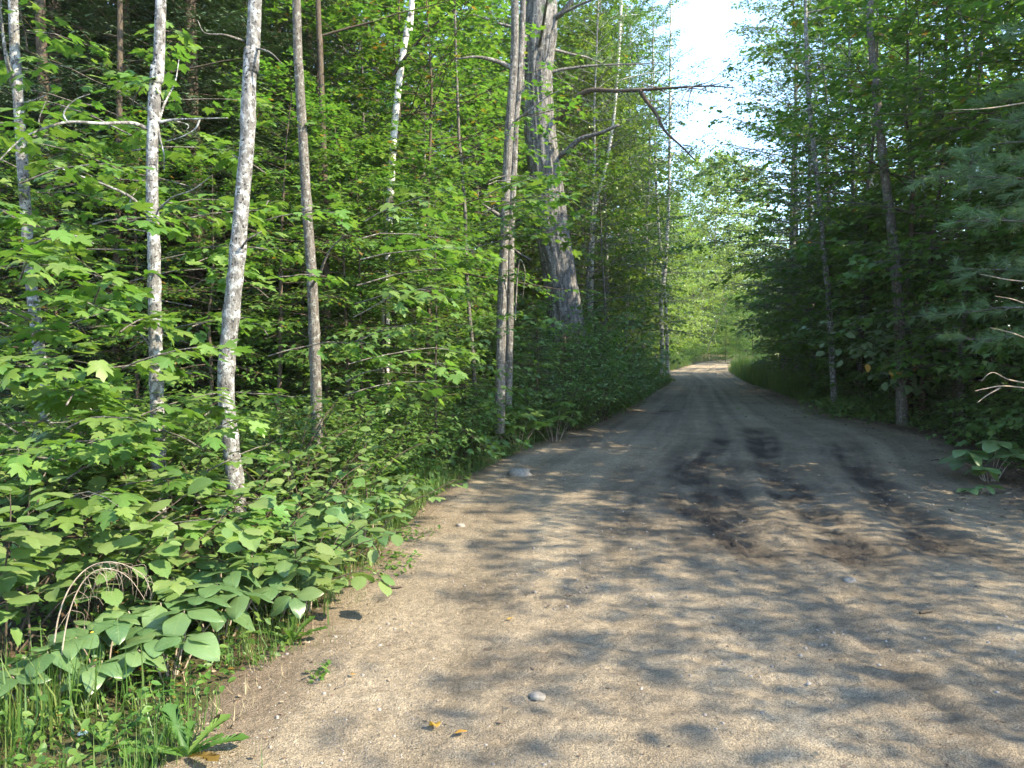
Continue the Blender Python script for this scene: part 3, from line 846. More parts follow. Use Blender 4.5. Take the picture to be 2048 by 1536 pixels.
# the big white pine
D = 20.0
base = np.array([*pix(1140, 700, D)[:2], 0]); base[2] = gz(base[0], base[1]) - .1
pine_e = thing('big_pine', 'huge old pine with thick furrowed trunk leaning left above the brush', 'pine tree', base)
cps = [base + np.array([.08, 0, 0])] + [pix(*q) for q in [(1132, 640, D), (1120, 560, D), (1105, 470, D), (1094, 380, D), (1084, 300, D), (1077, 220, D), (1074, 140, D), (1078, 60, D), (1084, -20, D), (1086, -140, D), (1090, -400, D), (1096, -700, D)]]
wid = [78, 72, 67, 66, 65, 64, 62, 64, 74, 58, 46, 34, 8]
Pp = np.array(cps) - base
c = curve(Pp, 240); tpar = np.linspace(0, len(wid) - 1, len(c))
rr = np.interp(tpar, np.arange(len(wid)), wid) / 2 / FPX * D
sides = 72
a = np.linspace(0, 2 * PI, sides, endpoint=False)
Lz = c[:, 2][:, None]; A = a[None, :]
fur = np.abs(fbm(np.cos(A) * 5.5 + 20 + .25 * fbm(Lz * 1.5, A * 0, 2, 4), np.sin(A) * 5.5 + 20 + Lz * .35, 3, 44))
fur2 = fbm(np.cos(A) * 9 + 50, np.sin(A) * 9 + Lz * 2.6 + 30, 3, 45)
R = rr[:, None] * (1 + .03 * np.sin(A * 3 + Lz) - .16 * sstep(.10, 0, fur) + .05 * fur2)
tan = norm(np.gradient(c, axis=0)); axx = norm(np.cross(tan, np.array([[0, 1.0, 0]]))); bxx = np.cross(tan, axx)
V = c[:, None, :] + R[..., None] * (np.cos(a)[None, :, None] * axx[:, None, :] + np.sin(a)[None, :, None] * bxx[:, None, :])
i = np.arange(len(c) - 1)[:, None] * sides; j = np.arange(sides)[None, :]
b = Buf(); b.add(V.reshape(-1, 3), [np.stack([i + j, i + (j + 1) % sides, i + sides + (j + 1) % sides, i + sides + j], -1).reshape(-1, 4)])
obj('trunk', b.mesh('trunk', B_PINE, True), pine_e)
for pts, w, tp in [([(1110, 245, D), (1135, 215, D - .3), (1158, 192, D - .6), (1185, 180, D - .8), (1230, 182, D - 1), (1282, 180, D - 1.3), (1340, 176, D - 1.6), (1420, 172, D - 2), (1470, 176, D - 2.2)], 7, .12),
               ([(1280, 181, D - 1.3), (1292, 200, D - 1.4), (1312, 228, D - 1.5), (1330, 262, D - 1.6), (1362, 292, D - 1.7), (1392, 322, D - 1.8)], 5, .25),
               ([(1112, 318, D), (1135, 300, D - .3), (1160, 278, D - .5), (1200, 266, D - .7), (1238, 250, D - .9)], 6, .5),
               ([(1060, 250, D), (1046, 190, D - .2), (1043, 130, D - .3), (1048, 70, D - .4)], 9, .8),
               ([(1100, 40, D), (1125, 25, D - .3), (1150, -10, D - .5)], 7, .5),
               ([(1060, 520, D), (1030, 500, D - .6), (1010, 470, D - .9)], 3, .4), 
               ]:
    twig_part(pine_e, base, pts, w, B_PINE if w > 8 else (B_BROWN if tp < .3 else B_DEAD), taper=tp)
for i in range(26):
    if i < 16: t = rng.random(); q0 = np.array([1185 + 235 * t, 180 - 8 * t, D - .8 - 1.2 * t])
    else: t = rng.random(); q0 = np.array([1290 + 100 * t, 200 + 118 * t, D - 1.4 - .4 * t])
    dx, dy = rng.normal(16, 26), rng.normal(4, 26)
    twig_part(pine_e, base, [tuple(q0), (q0[0] + dx * .6, q0[1] + dy * .4, q0[2] - .1), (q0[0] + dx, q0[1] + dy, q0[2] - .2)], 1.5, B_DEAD, 'twig', .3, 7)
L = Leaves(); W = Buf()
for i in range(30):
    f = i / 30; p0 = np.array([np.interp(8.5 + 8 * f, c[:, 2], c[:, q]) for q in range(3)])
    lp = limb_path(p0, i * 2.4, .15 + .4 * f, 4.2 * (1 - .6 * f) * rng.uniform(.6, 1.1), .05)
    tube(W, lp, np.linspace(.05, .01, 6), 5, cap=False)
    for a_, b_ in pine_tufts(L, lp, 10, .5, 24, .14): tube(W, np.vstack([a_, b_]), [.008, .003], 3, cap=False)
obj('limb', W.mesh('limb', B_DEAD, True), pine_e)
obj('crown', L.mesh('crown', PNEEDLE, M_PINE), pine_e, kind='stuff')

# thin trunks further in
THIN = [
    ('reddish_pine', 'pink-barked sunlit pine trunk deep in the woods, between smooth grey trunk and white birch', [(762, 520, 22), (748, 400, 22), (732, 290, 22), (716, 180, 22), (704, 90, 22), (694, 0, 22)], 24, B_RED),
    ('reddish_pine', 'short stretch of pink pine trunk seen right of the white birch', [(872, 580, 24), (852, 480, 24), (835, 390, 24), (820, 300, 24), (806, 200, 24)], 15, B_RED),
    ('thin_tree', 'very thin mossy trunk between white birch and twin grey snag', [(945, 700, 13.5), (938, 620, 13.5), (932, 520, 13.5), (930, 420, 13.5), (922, 320, 13.5), (915, 200, 13.5)], 8, B_GREY),
    ('thin_tree', 'thin pale trunk with dark marks just right of the big pine', [(1182, 640, 25), (1184, 520, 25), (1190, 420, 25), (1212, 330, 25), (1228, 230, 25), (1240, 60, 25)], 9, B_BIRCH),
    ('thin_birch', 'left of two white birch stems at the road bend', [(1324, 690, 34), (1322, 600, 34), (1330, 540, 34), (1334, 470, 34), (1338, 380, 34), (1340, 200, 34)], 9, B_BIRCH),
    ('thin_birch', 'right of two white birch stems at the road bend', [(1334, 690, 34.5), (1331, 600, 34.5), (1326, 540, 34.5), (1316, 440, 34.5), (1310, 300, 34.5)], 7, B_BIRCH),
    ('dark_slim_tree', 'dark trunk at the upper left corner behind the leaning slim tree', [(98, 560, 10), (95, 380, 10), (88, 200, 10), (80, 0, 10)], 26, B_BROWN),
    ('dark_slim_tree', 'short brown-lit trunk in the dark gap left of the straight pale trunk', [(232, 740, 10), (232, 640, 10), (234, 480, 10), (238, 250, 10), (240, 0, 10)], 15, B_BROWN),
    ('slim_tree', 'brown-grey trunk rising among leaves above the pale-leaved bush on the right', [(1800, 680, 15.5), (1796, 600, 15.5), (1786, 480, 15.5), (1772, 370, 15.5), (1758, 240, 15.5), (1744, 100, 15.5), (1740, 0, 15.5)], 21, B_GREY),
    ('thin_birch', 'pale spotted birch trunk half hidden by leaves right of the sky gap', [(1658, 610, 19), (1648, 510, 19), (1640, 420, 19), (1628, 300, 19), (1618, 200, 19), (1612, 60, 19)], 12, B_PALE),
    ('thin_tree', 'thin brown trunk just left of the brown-grey trunk on the right', [(1852, 640, 16), (1862, 500, 16), (1874, 420, 16), (1882, 340, 16), (1890, 150, 16)], 9, B_BROWN),
    ('thin_birch', 'pale weathered stem high up beside the pine boughs at right', [(1950, 420, 17), (1940, 160, 17), (1930, 80, 17), (1918, 0, 17)], 10, B_PALE),
]
for nm, lb, pts, w, bk in THIN:
    hero_trunk(nm, lb, pts, w, bk, top=5.0, sides=10, rough=.06, seed=int(rng.integers(99)), flare=1.15, crown=(10, (4.5 if pts[0][2] < 12 else 9.5), 1.6, .075, M_ASPEN, DIAMOND) if bk is not B_RED else None)

# ------------------------------------------------------------------ near plants whose leaves are built one by one
def near_maple(label, x, y, h, r, limbs, twigs, per, leaf=.125, name='maple_sapling', lean=(0, 0), z0=.25, group='maple saplings at the left wood edge', wood=None, az=None):
    e = thing(name, label, 'sapling', (x, y, gz(x, y) - .03), group=group)
    W = Buf(); L = Leaves()
    tp = trunk_path(h, .02, .03); tp[:, 0] += lean[0] * (tp[:, 2] / h) ** 1.5; tp[:, 1] += lean[1] * (tp[:, 2] / h) ** 1.5
    tube(W, tp, np.interp(tp[:, 2], [0, h], [.016, .004]), 6, .06)
    for i in range(limbs):
        f = z0 + (1 - z0) * (i + rng.uniform(.2, .8)) / limbs
        a = (i * 2.39996 + rng.normal(0, .3)) if az is None else az + rng.normal(0, .6)
        lp = limb_path(at_h(tp, h * f), a, .35 + rng.normal(0, .12), r * (1.15 - .6 * f) * rng.uniform(.75, 1.15), .18)
        tube(W, lp, np.linspace(.007, .003, 6), 4, cap=False)
        spray(L, W, lp, .006, leaf, twigs, per, lat=.45, flat=.24, petiole=.55, down=.28, start=.3)
    obj('stem', W.mesh('stem', wood or B_GREY, True), e)
    L.objects('leaf', ME_MAPLE, e)
    return e, L.count()

def px_near(px, d): q = at(px, d); return q[0], q[1]
nleaf = 0
for lb, px, d, h, r, nl, tw, per, kw in [
    ('maple sapling with broad bright leaves at the far left, level with the leaning slim tree', 40, 4.9, 2.6, 1.0, 9, 5, 2, {}),
    ('maple sapling filling the gap between the leaning slim tree and the straight pale trunk', 185, 5.2, 2.5, .95, 9, 5, 2, {}),
    ('tall maple sapling with yellow-green sprays behind the straight pale trunk', 265, 6.3, 3.5, 1.25, 11, 5, 2, {'z0': .4}),
    ('maple sapling with level sprays between the straight pale trunk and the bowed trunk', 390, 6.6, 3.0, 1.1, 10, 5, 2, {'z0': .35}),
    ('maple sapling behind the bowed trunk with small sprays at its right side', 545, 6.9, 3.3, 1.0, 8, 4, 2, {'z0': .45}),
    ('maple sapling whose long drooping spray reaches right past the smooth grey trunk', 668, 7.0, 2.9, 1.5, 10, 5, 2, {'z0': .4, 'lean': (.3, -.2), 'az': -.1}),
    ('low maple sapling with lime leaves among the hazel, left foreground', 120, 4.3, 1.45, .8, 8, 5, 2, {}),
    ('maple sapling with pale upper leaves low beside the straight pale trunk', 255, 5.0, 1.9, .85, 8, 5, 2, {}),
    ('waist-high maple sapling in front of the dark gap at far left', 70, 4.6, 1.8, .8, 8, 5, 2, {}),
    ('maple sapling reaching in from the left edge of the frame, half cut off', -90, 5.0, 2.9, 1.0, 9, 5, 2, {}),
    ('small maple with red leaf stalks low between straight and bowed trunks', 400, 5.2, 1.25, .7, 7, 4, 2, {}),
    ('tall maple sapling at upper left, leaves over the leaning slim trunk', 90, 7.2, 4.4, 1.5, 12, 5, 2, {'z0': .5}),
    ('tall maple sapling with dim sprays high behind the straight pale trunk', 330, 7.8, 4.6, 1.6, 12, 5, 2, {'z0': .5}),
    ('slender maple whose bright spray crosses the twin grey snag and big pine', 900, 10.2, 4.0, 1.9, 10, 6, 2, {'z0': .75, 'az': .1, 'lean': (.4, 0)}),
    ]:
    x, y = px_near(px, d)
    nleaf += near_maple(lb, x, y, h, r, nl, tw, per, **kw)[1]

def near_shrub(label, px, d, h, r, ns, twigs, per, leaf, meshes, name, cat='shrub', group=None, wood=None, spread=.75, down=.3, xy=None):
    x, y = px_near(px, d) if xy is None else xy
    e = thing(name, label, cat, (x, y, gz(x, y) - .03), group=group)
    W = Buf(); L = Leaves()
    for i in range(ns):
        az = i * 2.39996 + rng.normal(0, .3); el = 1.45 - spread * math.sqrt((i + .5) / ns)
        lp = limb_path((rng.normal(0, .07), rng.normal(0, .07), 0), az, el, h * rng.uniform(.75, 1.15) / max(.6, math.sin(el)), .22, 7, .07)
        lp[:, :2] *= r / (h * .75)
        W = Buf(); tube(W, lp, np.linspace(.008, .0025, 7), 4, cap=False)
        spray(L, W, lp, .006, leaf, twigs, per, lat=.38, flat=.33, petiole=.35, down=down, start=.28)
        obj('stem', W.mesh('stem', wood or B_BROWN, True), e)
    L.objects('leaf', meshes, e)
    return L.count()

G_H = 'hazel bushes at the left wood edge'
for lb, px, d, h, r, ns, tw, per, lf in [
    ('bright hazel bush with round toothed leaves at the left edge, nearest of the hazels', 20, 3.75, 1.05, .62, 10, 6, 2, .125),
    ('sunlit hazel bush right of the nearest hazel, in front of the straight pale trunk', 190, 4.2, 1.1, .62, 10, 6, 2, .12),
    ('hazel bush with yellow-green tops behind the nearest hazels at far left', -30, 4.7, 1.5, .7, 10, 6, 2, .125),
    ('hazel bush with greyish leaves around the foot of the straight pale trunk', 330, 5.0, 1.2, .62, 10, 5, 2, .095),
    ('hazel bush at the foot of the bowed trunk', 460, 5.3, 1.0, .6, 9, 4, 2, .095),
    ('hazel bush spreading towards the road below the smooth grey trunk', 590, 6.0, 1.15, .65, 10, 4, 2, .095),
    ('dim hazel bush just behind the bowed trunk', 540, 6.8, 1.5, .75, 9, 4, 2, .095),
    ('hazel bush with drooping outer leaves above the sunlit broad-leaved plant', 560, 5.0, .75, .55, 9, 4, 2, .105),
    ('round low hazel bush between the largest broad leaves and the road', 500, 4.7, .6, .5, 9, 4, 2, .10),
    ('outermost hazel bush leaning over the grass beside the road', 735, 6.9, .8, .6, 9, 4, 2, .09),
    ('hazel bush with pale upper leaves beside the smooth grey trunk', 670, 7.5, 1.35, .7, 9, 4, 2, .09),
    ]:
    nleaf += near_shrub(lb, px, d, h, r, ns, tw, per, lf, ME_HAZEL, 'hazel_bush', group=G_H)

def whorl_plant(label, px, d, h, r, ns, nl, leaf, name='broad_leaved_plant', meshes=None, group=None, xy=None, pairs=1):
    x, y = px_near(px, d) if xy is None else xy
    e = thing(name, label, 'plant', (x, y, gz(x, y) - .02), group=group)
    W = Buf(); L = Leaves()
    for i in range(ns):
        az = i * 2.39996 + rng.normal(0, .3); q = math.sqrt((i + .5) / ns)
        top = np.array([r * q * math.cos(az), r * q * math.sin(az), h * rng.uniform(.7, 1.1) * (1.1 - .4 * q)])
        pth = curve([(top[0] * .2, top[1] * .2, 0), (top[0] * .55, top[1] * .55, top[2] * .6), top], 8)
        W = Buf(); tube(W, pth, np.linspace(.006, .003, len(pth)), 4, cap=False); obj('stem', W.mesh('stem', B_TWIG, True), e)
        for lev in range(pairs):
            pp = pth[-1 - 3 * lev]
            for m in range(nl if lev == 0 else 3):
                a = 2 * PI * m / nl + rng.normal(0, .2) + lev
                dr = np.array([math.cos(a), math.sin(a), rng.normal(-.12, .16)])
                L.add(pp + norm(dr) * leaf * .12, norm(dr), norm(np.array([rng.normal(0, .2), rng.normal(0, .2), 1.0]) ), leaf * rng.uniform(.75, 1.15))
    L.objects('leaf', meshes or ME_BROAD, e)
    return L.count()

G_B = 'broad-leaved plants along the left verge'
for lb, px, d, h, r, ns, nl, lf in [
    ('clump of big smooth oval grey-green leaves in the left foreground, largest leaves of all', 330, 3.75, .40, .33, 10, 5, .175),
    ('big-leaved clump just behind the largest one, under the hazel', 430, 4.25, .50, .36, 9, 5, .165),
    ('small sunlit pale-green broad-leaved plant at the edge of the dirt', 610, 4.75, .40, .2, 5, 5, .15),
    ('broad-leaved plant in half shade between hazel and road edge', 660, 5.7, .55, .34, 8, 5, .15),
    ('broad-leaved plant under the outermost hazel, nearest the road', 735, 6.4, .45, .35, 8, 5, .14),
    ('broad-leaved plant spilling onto the dirt halfway along the near verge', 690, 5.9, .4, .36, 8, 5, .14),
    ('broad-leaved plant under the drooping hazel near the sunlit plant', 540, 4.55, .42, .34, 8, 5, .15),
    ('farthest broad-leaved plant of the near verge, small and grey-green', 790, 7.6, .4, .34, 8, 5, .14),
    ('low dark broad-leaved plant at the left edge behind tall grass', 60, 3.35, .30, .3, 7, 5, .14),
    ('broad-leaved plant beside the arching dead fern stems', 195, 3.6, .34, .28, 7, 5, .13),
    ]:
    nleaf += whorl_plant(lb, px, d, h, r, ns, nl, lf, group=G_B)
G_T = 'thimbleberry plants on the shaded left verge'
for lb, px, d in [('leftmost thimbleberry plant with large lobed leaves on the shaded verge', 890, 11.2), ('thimbleberry plant with lobed leaves, second along the shaded verge', 960, 11.8), ('thimbleberry plant in the middle of the row beside the dirt road', 1035, 12.2), ('rightmost thimbleberry plant in the row, below the twin snag and pine', 1110, 13.0)]:
    nleaf += whorl_plant(lb, px, d, .68, .5, 10, 5, .21, 'thimbleberry_plant', ME_MAPLE, G_T)
nleaf += whorl_plant('large-leaved plant on the dark litter at the right edge of the road', 1985, 9.6, .5, .45, 8, 5, .26, 'broad_leaved_plant', ME_BROAD, pairs=1)
nleaf += whorl_plant('single low plant with few leaves on the right litter, cut by the frame', 1965, 8.8, .14, .12, 2, 4, .16, 'broad_leaved_plant', ME_BROAD)

# the pale-leaved bush on the right, some leaves yellow
x, y = 8.5, 16.2
e = thing('cherry_bush', 'bush with pale oval leaves and a few yellow ones leaning over the right verge', 'shrub', (x, y, gz(x, y) - .03))
W = Buf(); L = Leaves(); LY = Leaves()
for i, (tx, ty, td) in enumerate([(1650, 655, 15.3), (1690, 640, 15.4), (1740, 650, 15.5), (1700, 690, 15.3), (1790, 680, 15.4), (1780, 730, 15.2), (1830, 640, 15.6), (1745, 615, 15.5), (1850, 690, 15.5), (1800, 760, 15.3)]):
    tip = pix(tx, ty, td) - np.array(e.location)
    lp = curve([(0, 0, 0), (tip[0] * .3, tip[1] * .3, max(.7, tip[2] * .75)), tip], 8)
    tube(W, lp, np.linspace(.012, .004, len(lp)), 4, cap=False)
    spray(L, W, lp, .006, .19, 6, 2, lat=.3, flat=.45, down=.4, start=.5)
for tx, ty in [(1735, 728), (1795, 745), (1808, 742), (1782, 738), (1830, 728)]:
    LY.add(pix(tx, ty, 15.1) - np.array(e.location), np.array([rng.normal(0, .6), -.3, -.8]), np.array([rng.normal(0, .6), -1, .5]), .17)
obj('stem', W.mesh('stem', B_BROWN, True), e)
L.objects('leaf', ME_PALE, e)
LY.objects('leaf', ME_YELLOW, e)
nleaf += L.count()

# near white pine on the right
px_, py_ = 6.7, 7.5
e = thing('white_pine', 'young white pine with soft blue-green needle tufts at the right edge', 'pine tree', (px_, py_, gz(px_, py_) - .05))
W = Buf(); L = Leaves(); tp = trunk_path(9.5, .01, .015)
tube(W, tp, np.interp(tp[:, 2], [0, 9.5], [.10, .015]), 10, .08)
obj('trunk', W.mesh('trunk', B_GREY, True), e)
W = Buf()
for i in range(44):
    f = (i + .5) / 44; z = 1.7 + 7.4 * f
    az = (PI * .95 + rng.uniform(-1.2, 1.2)) if i % 3 else i * 2.4
    lp = limb_path(at_h(tp, z), az, .05 + .35 * f + rng.normal(0, .1), (3.1 - 2.0 * f) * rng.uniform(.7, 1.1), .04)
    tube(W, lp, np.linspace(.016, .005, 6), 5, cap=False)
    for a_, b_ in pine_tufts(L, lp, 16, .36, 34, .14, .12): tube(W, np.vstack([a_, (a_ + b_) / 2, b_]), [.005, .004, .002], 3, cap=False)
obj('limb', W.mesh('limb', B_GREY, True), e)
obj('crown', L.mesh('crown', PNEEDLE, M_PINE), e, kind='stuff')
foot = np.array(e.location)
for pts in [[(2080, 200, 7.2), (2010, 212, 6.6), (1960, 218, 6.3), (1905, 220, 6.2)], [(2080, 780, 7.5), (2010, 772, 7.0), (1968, 778, 6.9), (1950, 782, 6.8)], [(2080, 770, 7.5), (2020, 760, 7.0), (1985, 745, 6.9), (1962, 762, 6.8)],
            [(2080, 690, 7.5), (2030, 668, 7.1), (1980, 655, 7)], [(2080, 565, 7.5), (2020, 560, 7.0), (1960, 548, 6.8)], [(2080, 620, 7.5), (2030, 600, 7.1), (1990, 592, 7)], [(2000, 776, 7.0), (1975, 790, 6.9), (1955, 805, 6.8)]]:
    twig_part(e, foot, pts, 1.7, B_TWIG, 'dead_twig')

# ------------------------------------------------------------------ bigger plants, copied
BG = []   # kind, name, category, description, x, y, scale, group
def put(kind, name, cat, desc, x, y, sc, group): BG.append([kind, name, cat, desc, float(x), float(y), sc, group])
def putp(kind, name, cat, desc, px, d, sc, group): put(kind, name, cat, desc, (px - 1024) / FPX * d, d, sc, group)

g = 'maples in the left woods'
for px, d, sc, kd in [(-60, 8.6, .42, 0), (120, 9.4, .42, 0), (270, 9.8, .44, 0), (420, 9.4, .42, 0), (555, 9.8, .5, 0), (695, 10.5, .48, 0), (785, 14, 1, 0), (860, 13.2, .9, 0), (740, 17, 1.0, 1), (640, 14.5, .9, 0), (890, 20, 1.1, 1), (820, 18.5, 1.0, 1), (955, 24, 1.1, 1), (1215, 22.5, .75, 1), (1030, 27, 1.1, 1)]:
    putp('maple' if kd else 'high_maple', 'maple_tree', 'tree', 'leafy maple in the left woods', px, d, sc, g)
g = 'spruces in the left woods'
for px, d, s in [(250, 11.0, .95), (395, 11.4, 1.0), (115, 10.6, .95), (10, 10.8, 1.0), (500, 13.5, 1.0), (320, 12.6, 1.1), (60, 14.5, 1.15), (210, 15.5, 1.2), (450, 16.5, 1.15), (560, 15.5, 1.05), (-40, 12.6, 1.1), (140, 16.8, 1.2), (380, 18.5, 1.25), (520, 21, 1.3), (620, 17, 1.1), (290, 22.5, 1.3), (80, 21.5, 1.3), (690, 20.5, 1.15), (440, 24, 1.3), (30, 12.4, 1), (190, 13.5, 1.1), (330, 15, 1), (440, 14.2, 1.05), (100, 18, 1.1), (260, 19, 1.1), (540, 17.5, 1), (390, 22, 1.2), (620, 21, 1.1), (720, 24, 1.2), (-60, 15, 1.1), (150, 24, 1.2), (480, 26, 1.2), (850, 27, 1.2), (960, 30, 1.3), (20, 28, 1.3), (300, 29, 1.3), (600, 31, 1.3), (760, 34, 1.4)]:
    putp('spruce', 'spruce_tree', 'conifer', 'dark spruce in the left woods', px, d, s, g)
g = 'maple undergrowth in the left woods'
for i in range(20):
    d = 10 + 10 * rng.random(); px = -160 + 1130 * (i + rng.random()) / 20
    putp('dark_maple' if i % 3 else 'maple_sapling', 'young_maple', 'sapling', 'young maple in the left woods', px if px > 560 else px * .7 + 560, d, rng.uniform(.6, .9), g)
g = 'tall leafy trees in the left woods'
for px, d, s in [(660, 19, 1), (770, 23, 1.05), (890, 25, 1), (970, 29, 1.1), (1050, 34, 1.15), (590, 27, 1.0), (1180, 30, .95), (1130, 27, .9), (450, 34, 1.1)]:
    putp('canopy', 'tall_maple', 'tree', 'tall high-crowned maple in the left woods', px, d, s, g)
g = 'slender trees beyond the big pine'
for px, d, s in [(1175, 24, .95), (1215, 27, 1.05), (1250, 29, 1.1), (1285, 33, 1.1), (1265, 36, 1.2), (1185, 35, 1.0), (1240, 38, 1), (1120, 38, 1.1), (1060, 42, 1.2), (980, 40, 1.2), (880, 42, 1.2), (1275, 43, .95), (1160, 46, 1.2)]:
    putp('aspen' if rng.random() < .6 else 'birch', 'slender_tree', 'tree', 'slender small-leaved tree', px, d, s, g)
g = 'sunlit trees at the road bend'
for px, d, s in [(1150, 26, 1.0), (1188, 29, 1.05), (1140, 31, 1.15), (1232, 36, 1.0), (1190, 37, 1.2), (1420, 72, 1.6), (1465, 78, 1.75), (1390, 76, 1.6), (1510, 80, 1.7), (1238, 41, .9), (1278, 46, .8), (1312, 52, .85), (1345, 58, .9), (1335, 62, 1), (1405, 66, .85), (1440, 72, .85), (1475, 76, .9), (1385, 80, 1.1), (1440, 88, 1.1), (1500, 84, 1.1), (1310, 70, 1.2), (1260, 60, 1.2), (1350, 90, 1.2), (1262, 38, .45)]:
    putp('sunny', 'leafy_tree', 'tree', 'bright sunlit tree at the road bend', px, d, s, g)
g = 'shaded bushes at the road bend'
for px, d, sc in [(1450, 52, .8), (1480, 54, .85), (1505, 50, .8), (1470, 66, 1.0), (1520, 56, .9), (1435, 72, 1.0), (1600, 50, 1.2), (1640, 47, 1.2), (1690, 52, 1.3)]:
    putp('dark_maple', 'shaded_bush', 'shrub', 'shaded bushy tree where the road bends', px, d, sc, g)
g = 'dense trees behind the big pine'
for px, d, sc in [(960, 36, 1.2), (1005, 39, 1.2), (1050, 37, 1.2), (1095, 40, 1.2), (1130, 43, 1.2), (900, 40, 1.2), (840, 38, 1.2), (780, 41, 1.2)]:
    putp('sunny', 'leafy_tree', 'tree', 'leafy tree deep behind the big pine', px, d, sc, g)
for px, d, sc in [(1070, 22.5, 1.25), (1042, 24, 1.4), (980, 27, 1.5), (1030, 29, 1.5), (1075, 26, 1.5), (1110, 30, 1.5), (930, 30, 1.5), (880, 28, 1.5), (1140, 27, 1.4)]:
    putp('brush', 'tall_bush', 'shrub', 'tall bush behind the big pine', px, d, sc, g)
g = 'bushes beyond the bend'
for i in range(16):
    d = rng.uniform(64, 84); px = 1270 + 260 * (i + rng.random()) / 16
    putp('brush', 'far_bush', 'shrub', 'far bush beyond the bend', px, d, rng.uniform(1.0, 1.6), g)
g = 'low bushes inside the bend'
for px, d, sc in [(1338, 44, .8), (1346, 47, .85), (1356, 49, .9), (1366, 51, .9), (1378, 53.5, .9), (1390, 56, .9), (1402, 58.5, .95), (1416, 62, 1.0), (1350, 54, 1.1), (1368, 58, 1.2), (1434, 66, 1.1), (1452, 69, 1.1)]:
    putp('shrub', 'verge_shrub', 'shrub', 'low bush at the bend beside the far road', px, d, sc, g)
g = 'bushes on the outside of the bend'
for px, d, sc in [(1300, 57, .9), (1325, 60, .9), (1350, 63, .9), (1372, 66, .95), (1392, 69, .95), (1412, 73, 1.0), (1432, 77, 1.0), (1452, 82, 1.1), (1476, 86, 1.1), (1335, 68, 1.1), (1385, 76, 1.2)]:
    putp('brush', 'bend_bush', 'shrub', 'leafy bush on the outside of the bend', px, d, sc, g)
g = 'farthest trees beyond the bend'
for i in range(36):
    d = rng.uniform(78, 120); px = 1150 + 650 * (i + rng.random()) / 36
    putp('sunny', 'far_tree', 'tree', 'far leafy tree beyond the bend', px, d, rng.uniform(.9, 1.15), g)
g = 'trees far back in the left woods'
for i in range(34):
    d = rng.uniform(32, 62); px = rng.uniform(-200, 1240)
    kd = ['maple', 'aspen', 'canopy', 'spruce', 'maple'][int(rng.integers(5))]
    putp(kd, 'forest_tree', 'tree', 'distant forest tree', px, d, rng.uniform(1.0, 1.4), g)

g = 'trees along the right side of the road'
for x, y, kd, s in [(10.2, 12.6, 'maple', 1.05), (10.0, 15.2, 'maple', 1.1), (9.9, 18.2, 'maple', 1.15), (9.9, 21.5, 'aspen', 1.0), (9.8, 24.5, 'aspen', 1.15), (10.3, 27.5, 'aspen', 1.2), (10.9, 30.5, 'aspen', 1.2), (13.0, 27, 'birch', 1.2), (12.6, 33, 'aspen', .9), (13.8, 37, 'aspen', .85), (15.8, 41, 'maple', .75),
                 (9.0, 9.8, 'maple', 1.0), (12.5, 21, 'maple', 1.3), (13.4, 25, 'maple', 1.4), (14, 29, 'maple', 1.4), (15, 34, 'canopy', .9), (17, 37, 'maple', .8),
                 (11.5, 10.5, 'maple', 1.1), (13.5, 11.5, 'spruce', .55), (15, 16, 'spruce', .7), (15.5, 21, 'spruce', .8), (16, 26, 'aspen', 1.1), (17, 31, 'spruce', 1.1), (19, 36, 'aspen', 1.1), (20, 40, 'maple', .7), (22, 30, 'maple', 1.4), (24, 34, 'maple', 1.0),
                 (8.8, 12.9, 'high_maple', 1.05), (8.7, 14.6, 'maple', 1.08), (8.7, 16.6, 'high_maple', 1.15), (8.9, 19.4, 'maple', 1.2), (9.8, 23.0, 'maple', 1.3), (9.2, 11.2, 'high_maple', 1.0), (10.8, 13.2, 'maple', 1.0), (11.2, 16.0, 'maple', 1.05), (11.6, 19.8, 'maple', 1.1), (12.9, 31, 'spruce', .62), (11.0, 26.5, 'spruce', .5), (10.4, 23.2, 'spruce', .45), (17, 13.5, 'maple', 1.2)]:
    put(kd, {'maple': 'maple_tree', 'aspen': 'aspen_tree', 'high_maple': 'maple_tree', 'birch': 'birch_tree', 'spruce': 'spruce_tree', 'canopy': 'tall_maple'}[kd], 'conifer' if kd == 'spruce' else 'tree', {'maple': 'layered leafy maple', 'high_maple': 'high-crowned maple', 'aspen': 'tall small-leaved aspen', 'birch': 'white-barked birch', 'spruce': 'dark spruce', 'canopy': 'tall high-crowned maple'}[kd] + ' on the right', x, y, s, g)
g = 'saplings on the right verge'
for x, y, s in [(8.0, 10.6, .75), (8.5, 12.3, .85), (9.6, 14.6, .85), (9.0, 17.4, .85), (8.6, 18.7, .85), (9.4, 20.8, .9), (10.0, 23, .9), (10.6, 25.6, .9), (11.2, 29, .9), (12.0, 33, .9), (8.4, 11.4, .9), (9.6, 13.2, .9), (9.9, 15.8, .95), (8.9, 17.8, .9), (9.3, 19.6, .9), (9.7, 22, .9), (10.3, 24, .9), (11.0, 27.5, .9), (11.6, 31, .85), (12.4, 35, .8), (10.6, 14.5, 1.1), (10.4, 17, 1.1), (8.6, 10.2, .8), (10.2, 11.6, 1.0), (11.2, 19.5, 1.2)]:
    put('dark_maple', 'maple_bush', 'sapling', 'dim layered maple sapling on the right verge', x, y, s, g)

